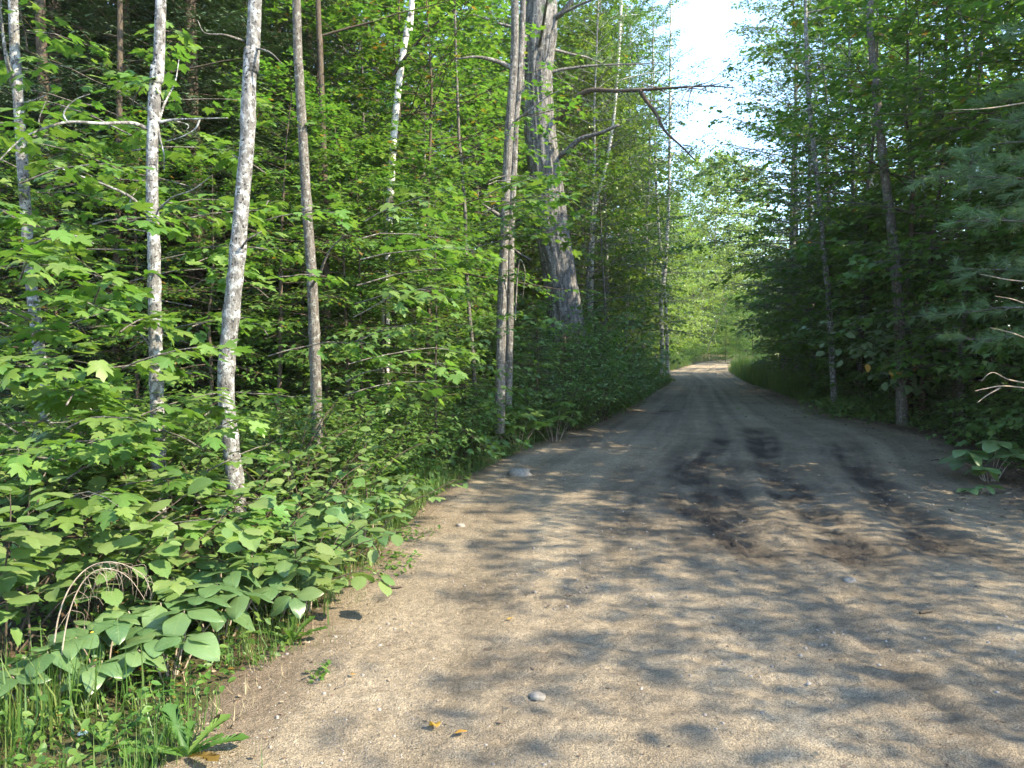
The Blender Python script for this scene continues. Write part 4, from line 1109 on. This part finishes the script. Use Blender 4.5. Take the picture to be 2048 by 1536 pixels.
g = 'dark shrubs in the left woods'
for px, d, s in [(1130, 14.5, .75), (1190, 15.8, .8), (1225, 18.0, .8), (1255, 21, .75), (1170, 17.6, 1.05), (1215, 21, 1.0), (1110, 17, 1.1), (1060, 18.5, 1.1), (1140, 18.6, 1.1)]:
    putp('brush', 'brush_shrub', 'shrub', 'dense dark shrub below the big pine', px, d, s, g)
g = 'bushes along the left bank'
for px, d, sc in [(690, 8.2, .5), (770, 9.2, .5), (850, 10.0, .5), (930, 11.2, .5), (1010, 12.6, .5), (1080, 13.6, .55), (1150, 15.4, .55), (1210, 17.4, .6), (1245, 20.5, .55), (640, 8.8, .55), (730, 10.3, .6), (820, 11.5, .6), (985, 13.8, .6), (560, 8.0, .5), (470, 7.6, .5), (380, 7.2, .5), (290, 6.8, .5), (200, 6.4, .5), (110, 6.0, .5), (20, 5.8, .5), (1268, 26, .6)]:
    putp('brush', 'bank_bush', 'shrub', 'bushy shrub on the left bank', px, d, sc, g)
g = 'low shrubs in the left woods'
for px, d, s in [(760, 10, .9), (830, 10.8, .9), (720, 9, .8), (900, 12.8, 1), (690, 12, 1), (820, 13.5, 1.1), (960, 14.2, 1), (1040, 14, .8), (620, 9.2, .9), (560, 8.6, .9), (480, 8.4, .9), (380, 8.2, .9), (300, 8.0, .9), (220, 7.6, .9), (140, 7.2, .9), (60, 6.8, .9), (-20, 6.3, .9), (430, 7.2, .8), (250, 6.6, .8), (1010, 13.0, .6), (1150, 14.6, .55), (1205, 16.2, .6), (1238, 19, .55), (1262, 23, .5), (760, 15, 1.1), (640, 15, 1.1), (540, 14, 1.1)]:
    putp('shrub' if d > 7.5 else 'hazel', 'low_shrub', 'shrub', 'low green shrub in the woods', px, d, s, g)
g = 'second rank of saplings on the right'
for i in range(26):
    y = 10 * (38 / 10) ** ((i + rng.random()) / 26); x = float(XR(y)) + rng.uniform(1.6, 4.5)
    put('dark_maple', 'maple_bush', 'sapling', 'dark young maple behind the right verge', x, y, rng.uniform(.8, 1.25), g)
g = 'shrubs on the right verge'
for x, y, s in [(8.2, 12.2, .65), (8.9, 13.8, .6), (9.2, 15.6, .75), (8.3, 17.2, .7), (8.7, 19, .75), (9.0, 21, .75), (9.6, 23.4, .7), (10.3, 26, .7), (10.9, 29, .7), (11.6, 32.5, .7), (7.4, 9.9, .55), (7.8, 10.8, .6), (9.3, 11, 1.0), (9.5, 16.5, 1), (12.5, 37, .8), (13.5, 40.5, .8)]:
    put('shrub', 'verge_shrub', 'shrub', 'low dim shrub on the right verge', x, y, s, g)
g = 'young spruces in the left woods'
for px, d, s in [(1075, 14.0, .85), (1130, 16, .8), (850, 11.6, .55), (760, 11.4, .55), (705, 10, .5), (930, 13.4, .6), (1190, 20, .9), (650, 11, .7)]:
    putp('young_spruce', 'young_spruce', 'conifer', 'small dark spruce below the trees', px, d, s, g)
g = 'young spruces on the right verge'
for x, y, s in [(9.3, 20.2, .9), (9.9, 22.8, 1.0), (9.2, 17.0, .8), (10.8, 28, 1.1), (8.4, 14.4, .6), (12, 34, 1.2)]:
    put('young_spruce', 'young_spruce', 'conifer', 'small dark spruce on the right verge', x, y, s, g)
# trees right of the frame whose shade falls across the road
g = 'trees standing right of the view'
for x, y, kd, s in [(8.8, 6.9, 'maple', .9), (10.8, 8.2, 'maple', 1.1), (12.5, 6.6, 'maple', 1.1), (7.6, 4.6, 'sparse', .72), (7.5, 2.6, 'sparse', .68), (7.7, .6, 'sparse', .74), (8.4, -1.6, 'sparse', .8), (9.8, 4.9, 'sparse', .95), (9.9, 2.6, 'sparse', .9), (10.2, .4, 'sparse', .95), (10.6, -2.2, 'sparse', 1.0), (12.4, 3.4, 'sparse', 1.15), (12.8, .8, 'sparse', 1.1), (13.2, -2.0, 'sparse', 1.15), (11.4, 5.6, 'sparse', 1.1)]:
    put(kd, 'shade_tree', 'tree', 'tree standing just right of the view, shading the road', x, y, s, g)

MARKS = [(-400, 60, 'left of the leaning slim trunk'), (60, 310, 'between leaning slim and straight pale trunks'), (310, 475, 'between straight pale and bowed trunks'), (475, 620, 'between bowed and smooth grey trunks'),
         (620, 775, 'between smooth grey trunk and white birch'), (775, 1008, 'between white birch and twin snag'), (1008, 1110, 'between twin snag and big pine'), (1110, 1220, 'just right of the big pine'),
         (1220, 1328, 'left of the twin birch stems'), (1328, 1420, 'under the sky gap'), (1420, 1560, 'right of the sky gap'), (1560, 1640, 'left of the half-hidden birch trunk'), (1640, 1790, 'between half-hidden birch and brown-grey trunk'), (1790, 1930, 'right of the brown-grey trunk'), (1930, 9000, 'behind the white pine boughs')]
ORD = ['nearest', 'second back', 'third back', 'fourth back', 'fifth back', 'sixth back', 'seventh back', 'eighth back', 'ninth back', 'tenth back', 'eleventh back', 'twelfth back', 'thirteenth back', 'fourteenth back', 'fifteenth back', 'hindmost']
seen = {}
for r in sorted(BG, key=lambda q: q[5]):
    px = 1024 + FPX * r[4] / max(.5, r[5])
    if 'right of the view' in r[3]:
        seen.setdefault('v', 0); w = ['hindmost', 'second from behind', 'third from behind', 'fourth from behind', 'fifth from behind', 'sixth from behind', 'seventh from behind', 'fifth from the pine', 'fourth from the pine', 'third from the pine', 'second from the pine', 'nearest the pine', 'beside the nearest', 'next to the pine', 'leafiest beside the pine', 'slimmest beside the pine', 'tallest beside the pine'][seen['v'] % 17]; seen['v'] += 1
        lab = r[3] + ', ' + w
    else:
        w = next(t for a_, b_, t in MARKS if a_ <= px < b_)
        key = (r[3], w); n = seen.get(key, 0); seen[key] = n + 1
        lab = f'{r[3]}, {w}, {ORD[min(n, 15)]}'
    plant(r[0], r[1], lab, r[2], r[4], r[5], r[6] * rng.uniform(.95, 1.06), r[7])

# ------------------------------------------------------------------ grass, ground cover, litter, gravel
def strip_points(n, y0, y1, side, w0, w1, power=1.6):
    t = rng.random(n); y = y0 * (y1 / y0) ** t
    o = w0 + (w1 - w0) * rng.random(n) ** power
    x = XL(y) - o if side == 'l' else XR(y) + o
    return x, y

def grass(name, x, y, h, label, mat=None, flat=None):
    L = Leaves(); n = len(x)
    z = np.where((y > 2.5) & (y < 14), np.array([surf_z(a, b_) for a, b_ in zip(x, y)]), base_z(x, y)) - .015
    az = rng.uniform(0, 2 * PI, n); tilt = rng.uniform(.2, 1.5, n) if flat is None else rng.uniform(1.2, flat, n)
    dirs = np.column_stack([np.cos(az) * tilt, np.sin(az) * tilt, np.ones(n)])
    nr = np.column_stack([np.cos(az), np.sin(az), np.full(n, .2)]) * 1.0
    L.add(np.column_stack([x, y, z]), norm(dirs), norm(nr), h)
    return obj(name, L.mesh(name, BLADE, mat or M_GRASS), kind='stuff', label=label)

x1_, y1_ = strip_points(5200, 2.6, 9, 'l', -.10, 1.0, 1.3)
cl = fbm(x1_ * 2.2, y1_ * 2.2, 3, 71); kp = cl > -.05
x1_, y1_ = x1_[kp], y1_[kp]
xe_, ye_ = strip_points(2600, 2.6, 14, 'l', -.55, .1, .5)
kp = fbm(xe_ * 2.6, ye_ * 2.6, 3, 171) > .04
xe_, ye_ = xe_[kp], ye_[kp]
x2_, y2_ = strip_points(5000, 7, 20, 'l', -.1, .8, 1.4)
x3_, y3_ = strip_points(5000, 18, 48, 'l', -.15, .7, 1.3)
grass('grass', np.concatenate([x1_, x2_, x3_, xe_]), np.concatenate([y1_, y2_, y3_, ye_]), np.concatenate([rng.uniform(.07, .24, len(x1_)), rng.uniform(.10, .30, len(x2_)), rng.uniform(.15, .40, len(x3_)), rng.uniform(.03, .11, len(xe_))]), 'grass along the left verge')
x1_, y1_ = strip_points(7000, 15, 50, 'r', -.25, 1.2, 1.4)
grass('grass', x1_, y1_, rng.uniform(.12, .40, len(x1_)) * np.clip(y1_ / 26, .6, 1.2), 'grass along the right verge')
# tall loose grass clump beside the broad-leaved plants
cx = []; cyy = []
for px, d, n in [(480, 4.9, 130), (560, 4.7, 120), (520, 5.6, 120), (90, 3.2, 60), (30, 3.1, 60), (640, 6.4, 100), (700, 7.4, 100), (170, 3.3, 60), (820, 9.0, 150), (860, 9.6, 150)]:
    q = at(px, d); cx.append(q[0] + rng.normal(0, .14, n)); cyy.append(q[1] + rng.normal(0, .14, n))
cx = np.concatenate(cx); cyy = np.concatenate(cyy)
grass('grass', cx, cyy, rng.uniform(.16, .42, len(cx)), 'tall loose grass between plants on left verge')

x, y = strip_points(2600, 2.5, 9, 'l', -.25, 1.1, 1.0)
grass('dry_grass', x, y, rng.uniform(.04, .13, len(x)), 'matted straw-coloured dead grass on the near left verge', M_STRAW, 5.0)
def cover(name, x, y, hmax, size, mat, bases, label, flat=.45):
    L = Leaves(); n = len(x)
    z = np.where((y > 2.5) & (y < 14), np.array([surf_z(a, b_) for a, b_ in zip(x, y)]), base_z(x, y)) + rng.random(n) ** 1.5 * hmax + .01
    az = rng.uniform(0, 2 * PI, n)
    L.add(np.column_stack([x, y, z]), norm(np.column_stack([np.cos(az), np.sin(az), rng.normal(-.1, .35, n)])), norm(np.column_stack([rng.normal(0, flat, n), rng.normal(0, flat, n), np.ones(n)])), size)
    return obj(name, L.mesh(name, bases, mat), kind='stuff', label=label)

x, y = strip_points(7500, 2.5, 8, 'l', -.45, 1.5, 1.0)
kp = fbm(x * 2.2, y * 2.2, 3, 81) > np.where(x > XL(y), .07, -.22)
cover('ground_cover', x[kp], y[kp], np.where(x[kp] > XL(y[kp]), .05, .20), rng.uniform(.018, .055, kp.sum()), M_MAPLE, OVAL_LO, 'small clover-like leaves on the near left verge')
x, y = strip_points(9000, 7, 40, 'l', -.1, 3.5, 1.2)
cover('ground_cover', x, y, .35, rng.uniform(.05, .10, len(x)), M_SHADE, OVAL_LO, 'low leafy cover under the left trees')
x, y = strip_points(7000, 10.5, 40, 'r', -.1, 2.6, 1.3)
cover('ground_cover', x, y, .32, rng.uniform(.05, .10, len(x)), M_SHADE, OVAL_LO, 'low leafy cover along the right verge')
y = 40 * (64 / 40) ** rng.random(2500); x = XL(y) - rng.uniform(-.1, 1.6, 2500)
grass('grass', x, y, rng.uniform(.25, .6, 2500), 'grass along the left road edge at the bend')
n = 6500
y = 22 * (50 / 22) ** rng.random(n); x = XR(y) + rng.uniform(-.2, 2.0, n)
grass('grass', x, y, rng.uniform(.35, .85, n), 'tall soft grass on the right verge towards the bend')
n = 1500
c0 = at(1690, 17.2); x = c0[0] + rng.normal(0, .55, n) + .5; y = c0[1] + rng.normal(0, .9, n)
cover('ground_cover', x, y, .35, rng.uniform(.07, .12, n), M_HAZEL, OVAL_LO, 'fresh green patch at the right road edge')
c0 = at(1235, 17.5); x = c0[0] + rng.normal(0, .9, n) - .4; y = c0[1] + rng.normal(0, 1.1, n); x = np.minimum(x, XL(y) + .25 * rng.random(n) ** 2 - .05)
cover('ground_cover', x, y, .35, rng.uniform(.05, .10, n), M_MAPLE, OVAL_LO, 'fresh green patch at the left road edge below the pine')
n = 9000
y = rng.uniform(4, 45, n); x = XL(y) - rng.uniform(1, 24, n)
cover('ground_cover', x, y, .4, rng.uniform(.06, .13, n), M_SHADE, OVAL_LO, 'scattered low leaves on the left wood floor')

L = Leaves()
n = 2600
y = 6.5 * (30 / 6.5) ** rng.random(n); x = XR(y) + rng.normal(.0, .75, n)
zz = np.array([max(gz_ground(a, b), road_z(a, b)) for a, b in zip(x, y)]) + .012
az = rng.uniform(0, 2 * PI, n)
L.add(np.column_stack([x, y, zz]), np.column_stack([np.cos(az), np.sin(az), rng.normal(0, .15, n)]), norm(np.column_stack([rng.normal(0, .3, n), rng.normal(0, .3, n), np.ones(n)])), rng.uniform(.03, .08, n))
n = 380
y = 2.7 * (9 / 2.7) ** rng.random(n); x = XL(y) + rng.normal(-.1, .3, n)
zz = np.array([max(gz_ground(a, b), road_z(a, b)) for a, b in zip(x, y)]) + .01
az = rng.uniform(0, 2 * PI, n)
L.add(np.column_stack([x, y, zz]), np.column_stack([np.cos(az), np.sin(az), rng.normal(0, .2, n)]), norm(np.column_stack([rng.normal(0, .4, n), rng.normal(0, .4, n), np.ones(n)])), rng.uniform(.012, .036, n))
n = 2400
y = 2.5 * (20 / 2.5) ** rng.random(n); x = XL(y) + (XR(y) - XL(y)) * rng.random(n)
zz = np.array([road_z(a, b) for a, b in zip(x, y)]) + .006
az = rng.uniform(0, 2 * PI, n)
L.add(np.column_stack([x, y, zz]), np.column_stack([np.cos(az), np.sin(az), rng.normal(0, .2, n)]), norm(np.column_stack([rng.normal(0, .4, n), rng.normal(0, .4, n), np.ones(n)])), .007 + .03 * rng.random(n) ** 4)
obj('leaf_litter', L.mesh('leaf_litter', OVAL_LO, M_LITTER), kind='stuff', label='dry brown leaves strewn along the road edges')

def pebble_base(seed):
    r2 = np.random.default_rng(seed)
    v = []; 
    for th in (0.35, .8, 1.25):
        for a in np.linspace(0, 2 * PI, 8, endpoint=False):
            v.append((math.sin(th) * math.cos(a), math.sin(th) * math.sin(a), math.cos(th)))
    v = np.array([(0, 0, 1.0)] + v + [(math.cos(a) * 1.0, math.sin(a) * 1.0, -.25) for a in np.linspace(0, 2 * PI, 8, endpoint=False)])
    v = v * (1 + r2.normal(0, .13, (len(v), 1))) * np.array([1, r2.uniform(.65, .95), r2.uniform(.5, .75)])
    f3 = np.array([[0, 1 + i, 1 + (i + 1) % 8] for i in range(8)])
    f4 = np.array([[1 + r * 8 + i, 1 + (r + 1) * 8 + i, 1 + (r + 1) * 8 + (i + 1) % 8, 1 + r * 8 + (i + 1) % 8] for r in range(3) for i in range(8)])
    return v, [f3, f4]
PEB = [pebble_base(s) for s in range(4)]
m_stone, nt, out = new_mat('stone'); k = NT(nt)
tc = k.n('TexCoord'); ge = k.n('NewGeometry')
n1 = k.n('TexNoise', i_Scale=22.0, i_Detail=6.0); k.l(ge.outputs['Position'], n1.inputs['Vector'])
col = k.mix(.5, k.ramp(n1.outputs['Fac'], [(.3, (.14, .12, .105)), (.7, (.34, .30, .26))]), k.ramp(ge.outputs['Random Per Island'], [(0, (.08, .068, .06)), (.6, (.17, .14, .11)), (1, (.25, .215, .18))]))
p = k.n('BsdfPrincipled', i_Roughness=.85); k.l(col, p.inputs['Base Color'])
bmp = k.n('Bump', i_Strength=.4, i_Distance=.01); k.l(n1.outputs['Fac'], bmp.inputs['Height']); k.l(bmp.outputs[0], p.inputs['Normal'])
k.l(p.outputs[0], out.inputs['Surface'])
n = 9000
y = 2.4 * (16 / 2.4) ** rng.random(n); x = XL(y) + (XR(y) - XL(y)) * rng.random(n)
kp = fbm(x * .9, y * .7, 4, 207) + .10 * (rng.random(n) - .5) > .06
x, y = x[kp], y[kp]; n = len(x)
zz = np.array([road_z(a, b) for a, b in zip(x, y)])
az = rng.uniform(0, 2 * PI, n)
s = .003 + .010 * rng.random(n) ** 6 + .002 * rng.random(n)
b = Buf()
ax = np.column_stack([np.cos(az), np.sin(az), 0 * az]); ay = np.column_stack([-np.sin(az), np.cos(az), 0 * az]); azv = np.column_stack([0 * az, 0 * az, 1 + 0 * az])
pk = rng.integers(0, 4, n)
for i in range(4):
    w = pk == i; b.inst(PEB[i], np.column_stack([x, y, zz])[w], ax[w], ay[w], azv[w], s[w])
obj('gravel', b.mesh('gravel', m_stone, True), kind='stuff', label='fine gravel loose on the dirt')

m_rock, nt, out = new_mat('rock_face'); k = NT(nt)
tc = k.n('TexCoord')
n1 = k.n('TexNoise', i_Scale=30.0, i_Detail=8.0, i_Roughness=.7); k.l(tc.outputs['Object'], n1.inputs['Vector'])
p = k.n('BsdfPrincipled', i_Roughness=.9); k.l(k.ramp(n1.outputs['Fac'], [(.3, (.10, .09, .078)), (.5, (.20, .175, .145)), (.7, (.30, .265, .22))]), p.inputs['Base Color'])
bmp = k.n('Bump', i_Strength=.9, i_Distance=.012); k.l(n1.outputs['Fac'], bmp.inputs['Height']); k.l(bmp.outputs[0], p.inputs['Normal'])
k.l(p.outputs[0], out.inputs['Surface'])
def rock(label, px, py, w, seed, hk=1.0):
    q = on_ground(px, py); z = road_z(q[0], q[1])
    b = Buf()
    v, f = pebble_base(seed)
    b.add(v * np.array([w / 2, w / 2, w / 2 * hk]), f)
    o = obj('rock', b.mesh('rock', m_rock), loc=(q[0], q[1], z + .02 * w))
    o.rotation_euler[2] = seed * 1.3
    tag(o, label, 'rock', 'rocks lying on the road')
rock('grey rounded rock in a dapple of light, lower middle of the road', 1076, 1400, .085, 12)
rock('low rock in a sunny patch at the left road edge', 1040, 948, .34, 5, .9)
rock('small grey rock left of the road middle, above the dapples', 921, 1052, .11, 7, .8)
rock('bluish pebble near the left verge, lower part of the road', 639, 1363, .035, 8, .8)
rock('small flat stone near the edge by the sunlit broad-leaved plant', 832, 985, .14, 9, .5)
rock('broken clod of stone at the right among the ruts', 1700, 1165, .13, 13, .5)

# yellow leaves on the road
for lb, px, py, sz, r in [('curled yellow leaf on the dirt, larger of the two near the bottom', 868, 1456, .075, .4), ('flat yellow leaf on the dirt just right of the curled one', 921, 1473, .055, 1.9), ('small yellowed leaf near the left verge on the dirt', 704, 1359, .03, 1), ('tiny ochre leaf on the middle of the road', 1020, 1243, .05, 2.4)]:
    q = on_ground(px, py); z = road_z(q[0], q[1])
    b = Buf(); v, f = OVAL_HI[0] if sz < .06 else oval(.3, 8, 1.2, .9, .06)
    b.add((v - np.array([0, .5, -.22])) * sz, f)
    o = obj('yellow_leaf', b.mesh('yellow_leaf', M_YELLOW, True), loc=(q[0], q[1], z + .012))
    o.rotation_euler = (.15, .2, r)
    tag(o, lb, 'leaf', 'yellow leaves on the road')

# small twigs on the road
for lb, px, py, ln, r in [('dark fallen twig at the left road edge below the snag', 1160, 876, .45, .2), ('short dark stick by the left verge, lower left', 790, 1178, .12, .1), ('dark stick lying across the far road', 1340, 822, .5, -.2), ('dark bark bit on the dirt at right', 1855, 1228, .12, .3)]:
    q = on_ground(px, py); z = road_z(q[0], q[1])
    b = Buf(); tube(b, limb_path((-ln / 2, 0, 0), 0, 0, ln, 0, 6, .12), [.009, .012, .011, .009, .007, .004], 6, .1)
    o = obj('stick', b.mesh('stick', B_BROWN, True), loc=(q[0], q[1], z + .012)); o.rotation_euler[2] = r
    tag(o, lb, 'stick', 'sticks fallen on the road')

# pale dead branch hanging at the bend
P3 = np.array([pix(*q) for q in [(1408, 722, 62), (1420, 685, 61.6), (1436, 640, 61.4), (1452, 608, 61.2), (1466, 582, 61)]])
o0 = P3[0].copy(); o0[2] = gz(o0[0], o0[1])
e = thing('dead_branch', 'pale bare dead branch leaning in the leaves at the road bend', 'branch', o0)
c = curve(P3 - o0, 24); b = Buf(); tube(b, c, np.linspace(.05, .015, len(c)), 6, .1); obj('limb', b.mesh('limb', B_DEAD, True), e)
for pts in [[(1434, 645, 61.4), (1428, 625, 61), (1424, 600, 61)], [(1446, 620, 61.2), (1456, 628, 61), (1462, 645, 61)], [(1450, 610, 61.2), (1446, 590, 61), (1448, 570, 61)]]:
    twig_part(e, o0, pts, .7, B_DEAD, 'twig')

# ------------------------------------------------------------------ small things at the lower left
q = at(128, 3.35)
e = thing('dead_fern', 'two arching dry straw-coloured fern stems with hanging withered fronds, left foreground', 'plant', (q[0], q[1], gz(q[0], q[1])))
foot = np.array(e.location)
def stem_pts(pl): return np.array([pix(*p_) for p_ in pl]) - foot
for pl in [[(118, 1460, 3.3), (120, 1370, 3.32), (126, 1290, 3.34), (140, 1220, 3.36), (165, 1165, 3.4), (195, 1140, 3.42), (230, 1140, 3.44), (262, 1160, 3.46), (290, 1200, 3.48)],
           [(108, 1290, 3.4), (118, 1230, 3.42), (138, 1178, 3.45), (170, 1140, 3.48), (205, 1125, 3.5), (245, 1128, 3.52), (285, 1150, 3.55), (300, 1180, 3.56)]]:
    c = curve(stem_pts(pl), 40); b = Buf(); tube(b, c, np.linspace(.0042, .0012, len(c)), 6)
    st = obj('stem', b.mesh('stem', B_TWIG, True), e)
    b = Buf()
    for i in range(18, 40, 2):
        for s_ in (-1, 1):
            l = rng.uniform(.03, .15); p0 = c[i]
            tip = p0 + np.array([rng.normal(0, .04) + .02, s_ * rng.uniform(.0, .05), -l])
            cc = curve([p0, (p0 + tip) / 2 + np.array([.02, s_ * .02, .02]), tip], 6)
            tube(b, cc, np.linspace(.0012, .0006, len(cc)), 3, cap=False)
    obj('withered_frond', b.mesh('withered_frond', B_TWIG, True), st)

m_white, nt, out = new_mat('petal_white'); k = NT(nt)
p = k.n('BsdfPrincipled', i_Roughness=.6); p.inputs['Base Color'].default_value = (.75, .74, .70, 1); k.l(p.outputs[0], out.inputs['Surface'])
m_yel, nt, out = new_mat('disc_yellow'); k = NT(nt)
n1 = k.n('TexNoise', i_Scale=400.0); p = k.n('BsdfPrincipled', i_Roughness=.7); k.l(k.ramp(n1.outputs['Fac'], [(.3, (.5, .26, .01)), (.7, (.75, .45, .03))]), p.inputs['Base Color']); k.l(p.outputs[0], out.inputs['Surface'])
for lb, px, py, d, droop in [('white daisy with yellow centre low in the grass, lower left corner', 166, 1462, 3.05, .15), ('small wilting daisy with drooping petals left of the big leaves', 184, 1266, 3.5, .9)]:
    top = pix(px, py, d); g0 = gz(top[0], top[1])
    e = thing('daisy', lb, 'flower', (top[0], top[1], g0))
    hh = top[2] - g0
    b = Buf(); tube(b, curve([(.02, 0, 0), (.0, .01, hh * .6), (0, 0, hh)], 10), .0014, 5); obj('stem', b.mesh('stem', M_GRASS, True), e)
    b = Buf()
    v, f = pebble_base(3); b.add(v * np.array([.0085, .0085, .006]) + np.array([0, 0, hh + .003]), f); obj('flower_disc', b.mesh('flower_disc', m_yel, True), e)
    pm = None
    for i in range(15):
        a = 2 * PI * i / 15 + rng.normal(0, .06)
        if pm is None:
            b = Buf(); b.add(np.array([(-.0015, .006, 0), (.0015, .006, 0), (.0032, .016, -.004 * droop), (.002, .024, -.014 * droop), (-.002, .024, -.014 * droop), (-.0032, .016, -.004 * droop)]), [np.array([[0, 1, 2, 5]]), np.array([[5, 2, 3, 4]])]); pm = b.mesh('petal', m_white)
        o = obj('petal', pm, e, (0, 0, hh + .002)); o.rotation_euler = (-.35 if droop < .5 else -.5, 0, a)
    e.rotation_euler = (-.0, 0, 0)

# pine cone
q = on_ground(439, 1449)
e = thing('pine_cone', 'open brown pine cone on the dirt at the lower left verge', 'pine cone', (q[0], q[1], surf_z(q[0], q[1]) + .018))
e.rotation_euler = (1.35, 0, .9)
b = Buf(); tube(b, np.array([(0, 0, -.03), (0, 0, 0), (0, 0, .03)]), [.008, .009, .004], 8); obj('core', b.mesh('core', B_BROWN, True), e)
b = Buf(); b.add(np.array([(-.003, .004, 0), (.003, .004, 0), (.008, .019, .005), (0, .023, .008), (-.008, .019, .005), (0, .020, .0105)]), [np.array([[0, 1, 2, 4]]), np.array([[4, 2, 5]]), np.array([[2, 3, 4]])])
sm = b.mesh('scale', B_BROWN)
for i in range(48):
    t = i / 48
    o = obj('scale', sm, e, (0, 0, -.028 + .056 * t)); kk = math.sin(PI * (.15 + .8 * t)) * .9 + .15
    o.rotation_euler = (.55 * t - .1, 0, i * 2.39996); o.scale = (kk, kk, kk)

# dandelion-like rosettes
m_dand = M_BRIGHT
def lobed():
    out_ = [(0, 0)]
    for i in range(1, 9):
        t = i / 9; w_ = .05 + .13 * t * (1.15 - .5 * t)
        out_ += [(w_ * .75, t - .03), (w_ * 1.25, t + .02)]
    out_ += [(0, 1.02)] + [(-x_, y_) for x_, y_ in out_[::-1][:-1]]
    return fan(out_, (0, .55), .7, .25)
db = lobed(); dmesh = base_mesh('rosette_leaf', db, M_MAPLE)
for lb, px, py, s_, n_ in [('dandelion rosette with long lobed leaves at the bottom, beside the dirt', 372, 1520, .20, 9), ('dandelion rosette with upright leaves at the road edge below the sunlit plant', 585, 1285, .17, 7), ('small dandelion rosette in the bottom left grass', 215, 1500, .14, 7)]:
    q = on_ground(px, py)
    e = thing('dandelion', lb, 'plant', (q[0], q[1], surf_z(q[0], q[1])), group='dandelion rosettes on the left verge')
    Lq = Leaves()
    for i in range(n_):
        a = i * 2.4; el = rng.uniform(.5, 1.2)
        dv = np.array([math.cos(a) * math.cos(el), math.sin(a) * math.cos(el), math.sin(el)])
        Lq.add(dv * .01, dv, np.array([-math.cos(a) * math.sin(el), -math.sin(a) * math.sin(el), math.cos(el)]), s_ * rng.uniform(.7, 1.15))
    Lq.objects('leaf', [dmesh], e)

# thin summer haze in the air between the trees
hz, nt, out = new_mat('haze'); k = NT(nt)
pv = k.n('VolumePrincipled'); pv.inputs['Density'].default_value = .00045; pv.inputs['Color'].default_value = (1, .97, .86, 1); pv.inputs['Anisotropy'].default_value = .3
nt.links.new(pv.outputs[0], out.inputs['Volume'])
b = Buf()
v = np.array([(x_, y_, z_) for z_ in (-4, 30) for y_ in (-130, 720) for x_ in (-310, 310)], float)
b.add(v, [np.array([[0, 2, 3, 1], [4, 5, 7, 6], [0, 1, 5, 4], [2, 6, 7, 3], [0, 4, 6, 2], [1, 3, 7, 5]])])
obj('haze', b.mesh('haze', hz), kind='stuff')
print('near leaves', nleaf, 'objects', len(bpy.data.objects), 'tris', sum(len(m.loops) - 2 * len(m.polygons) for m in bpy.data.meshes))
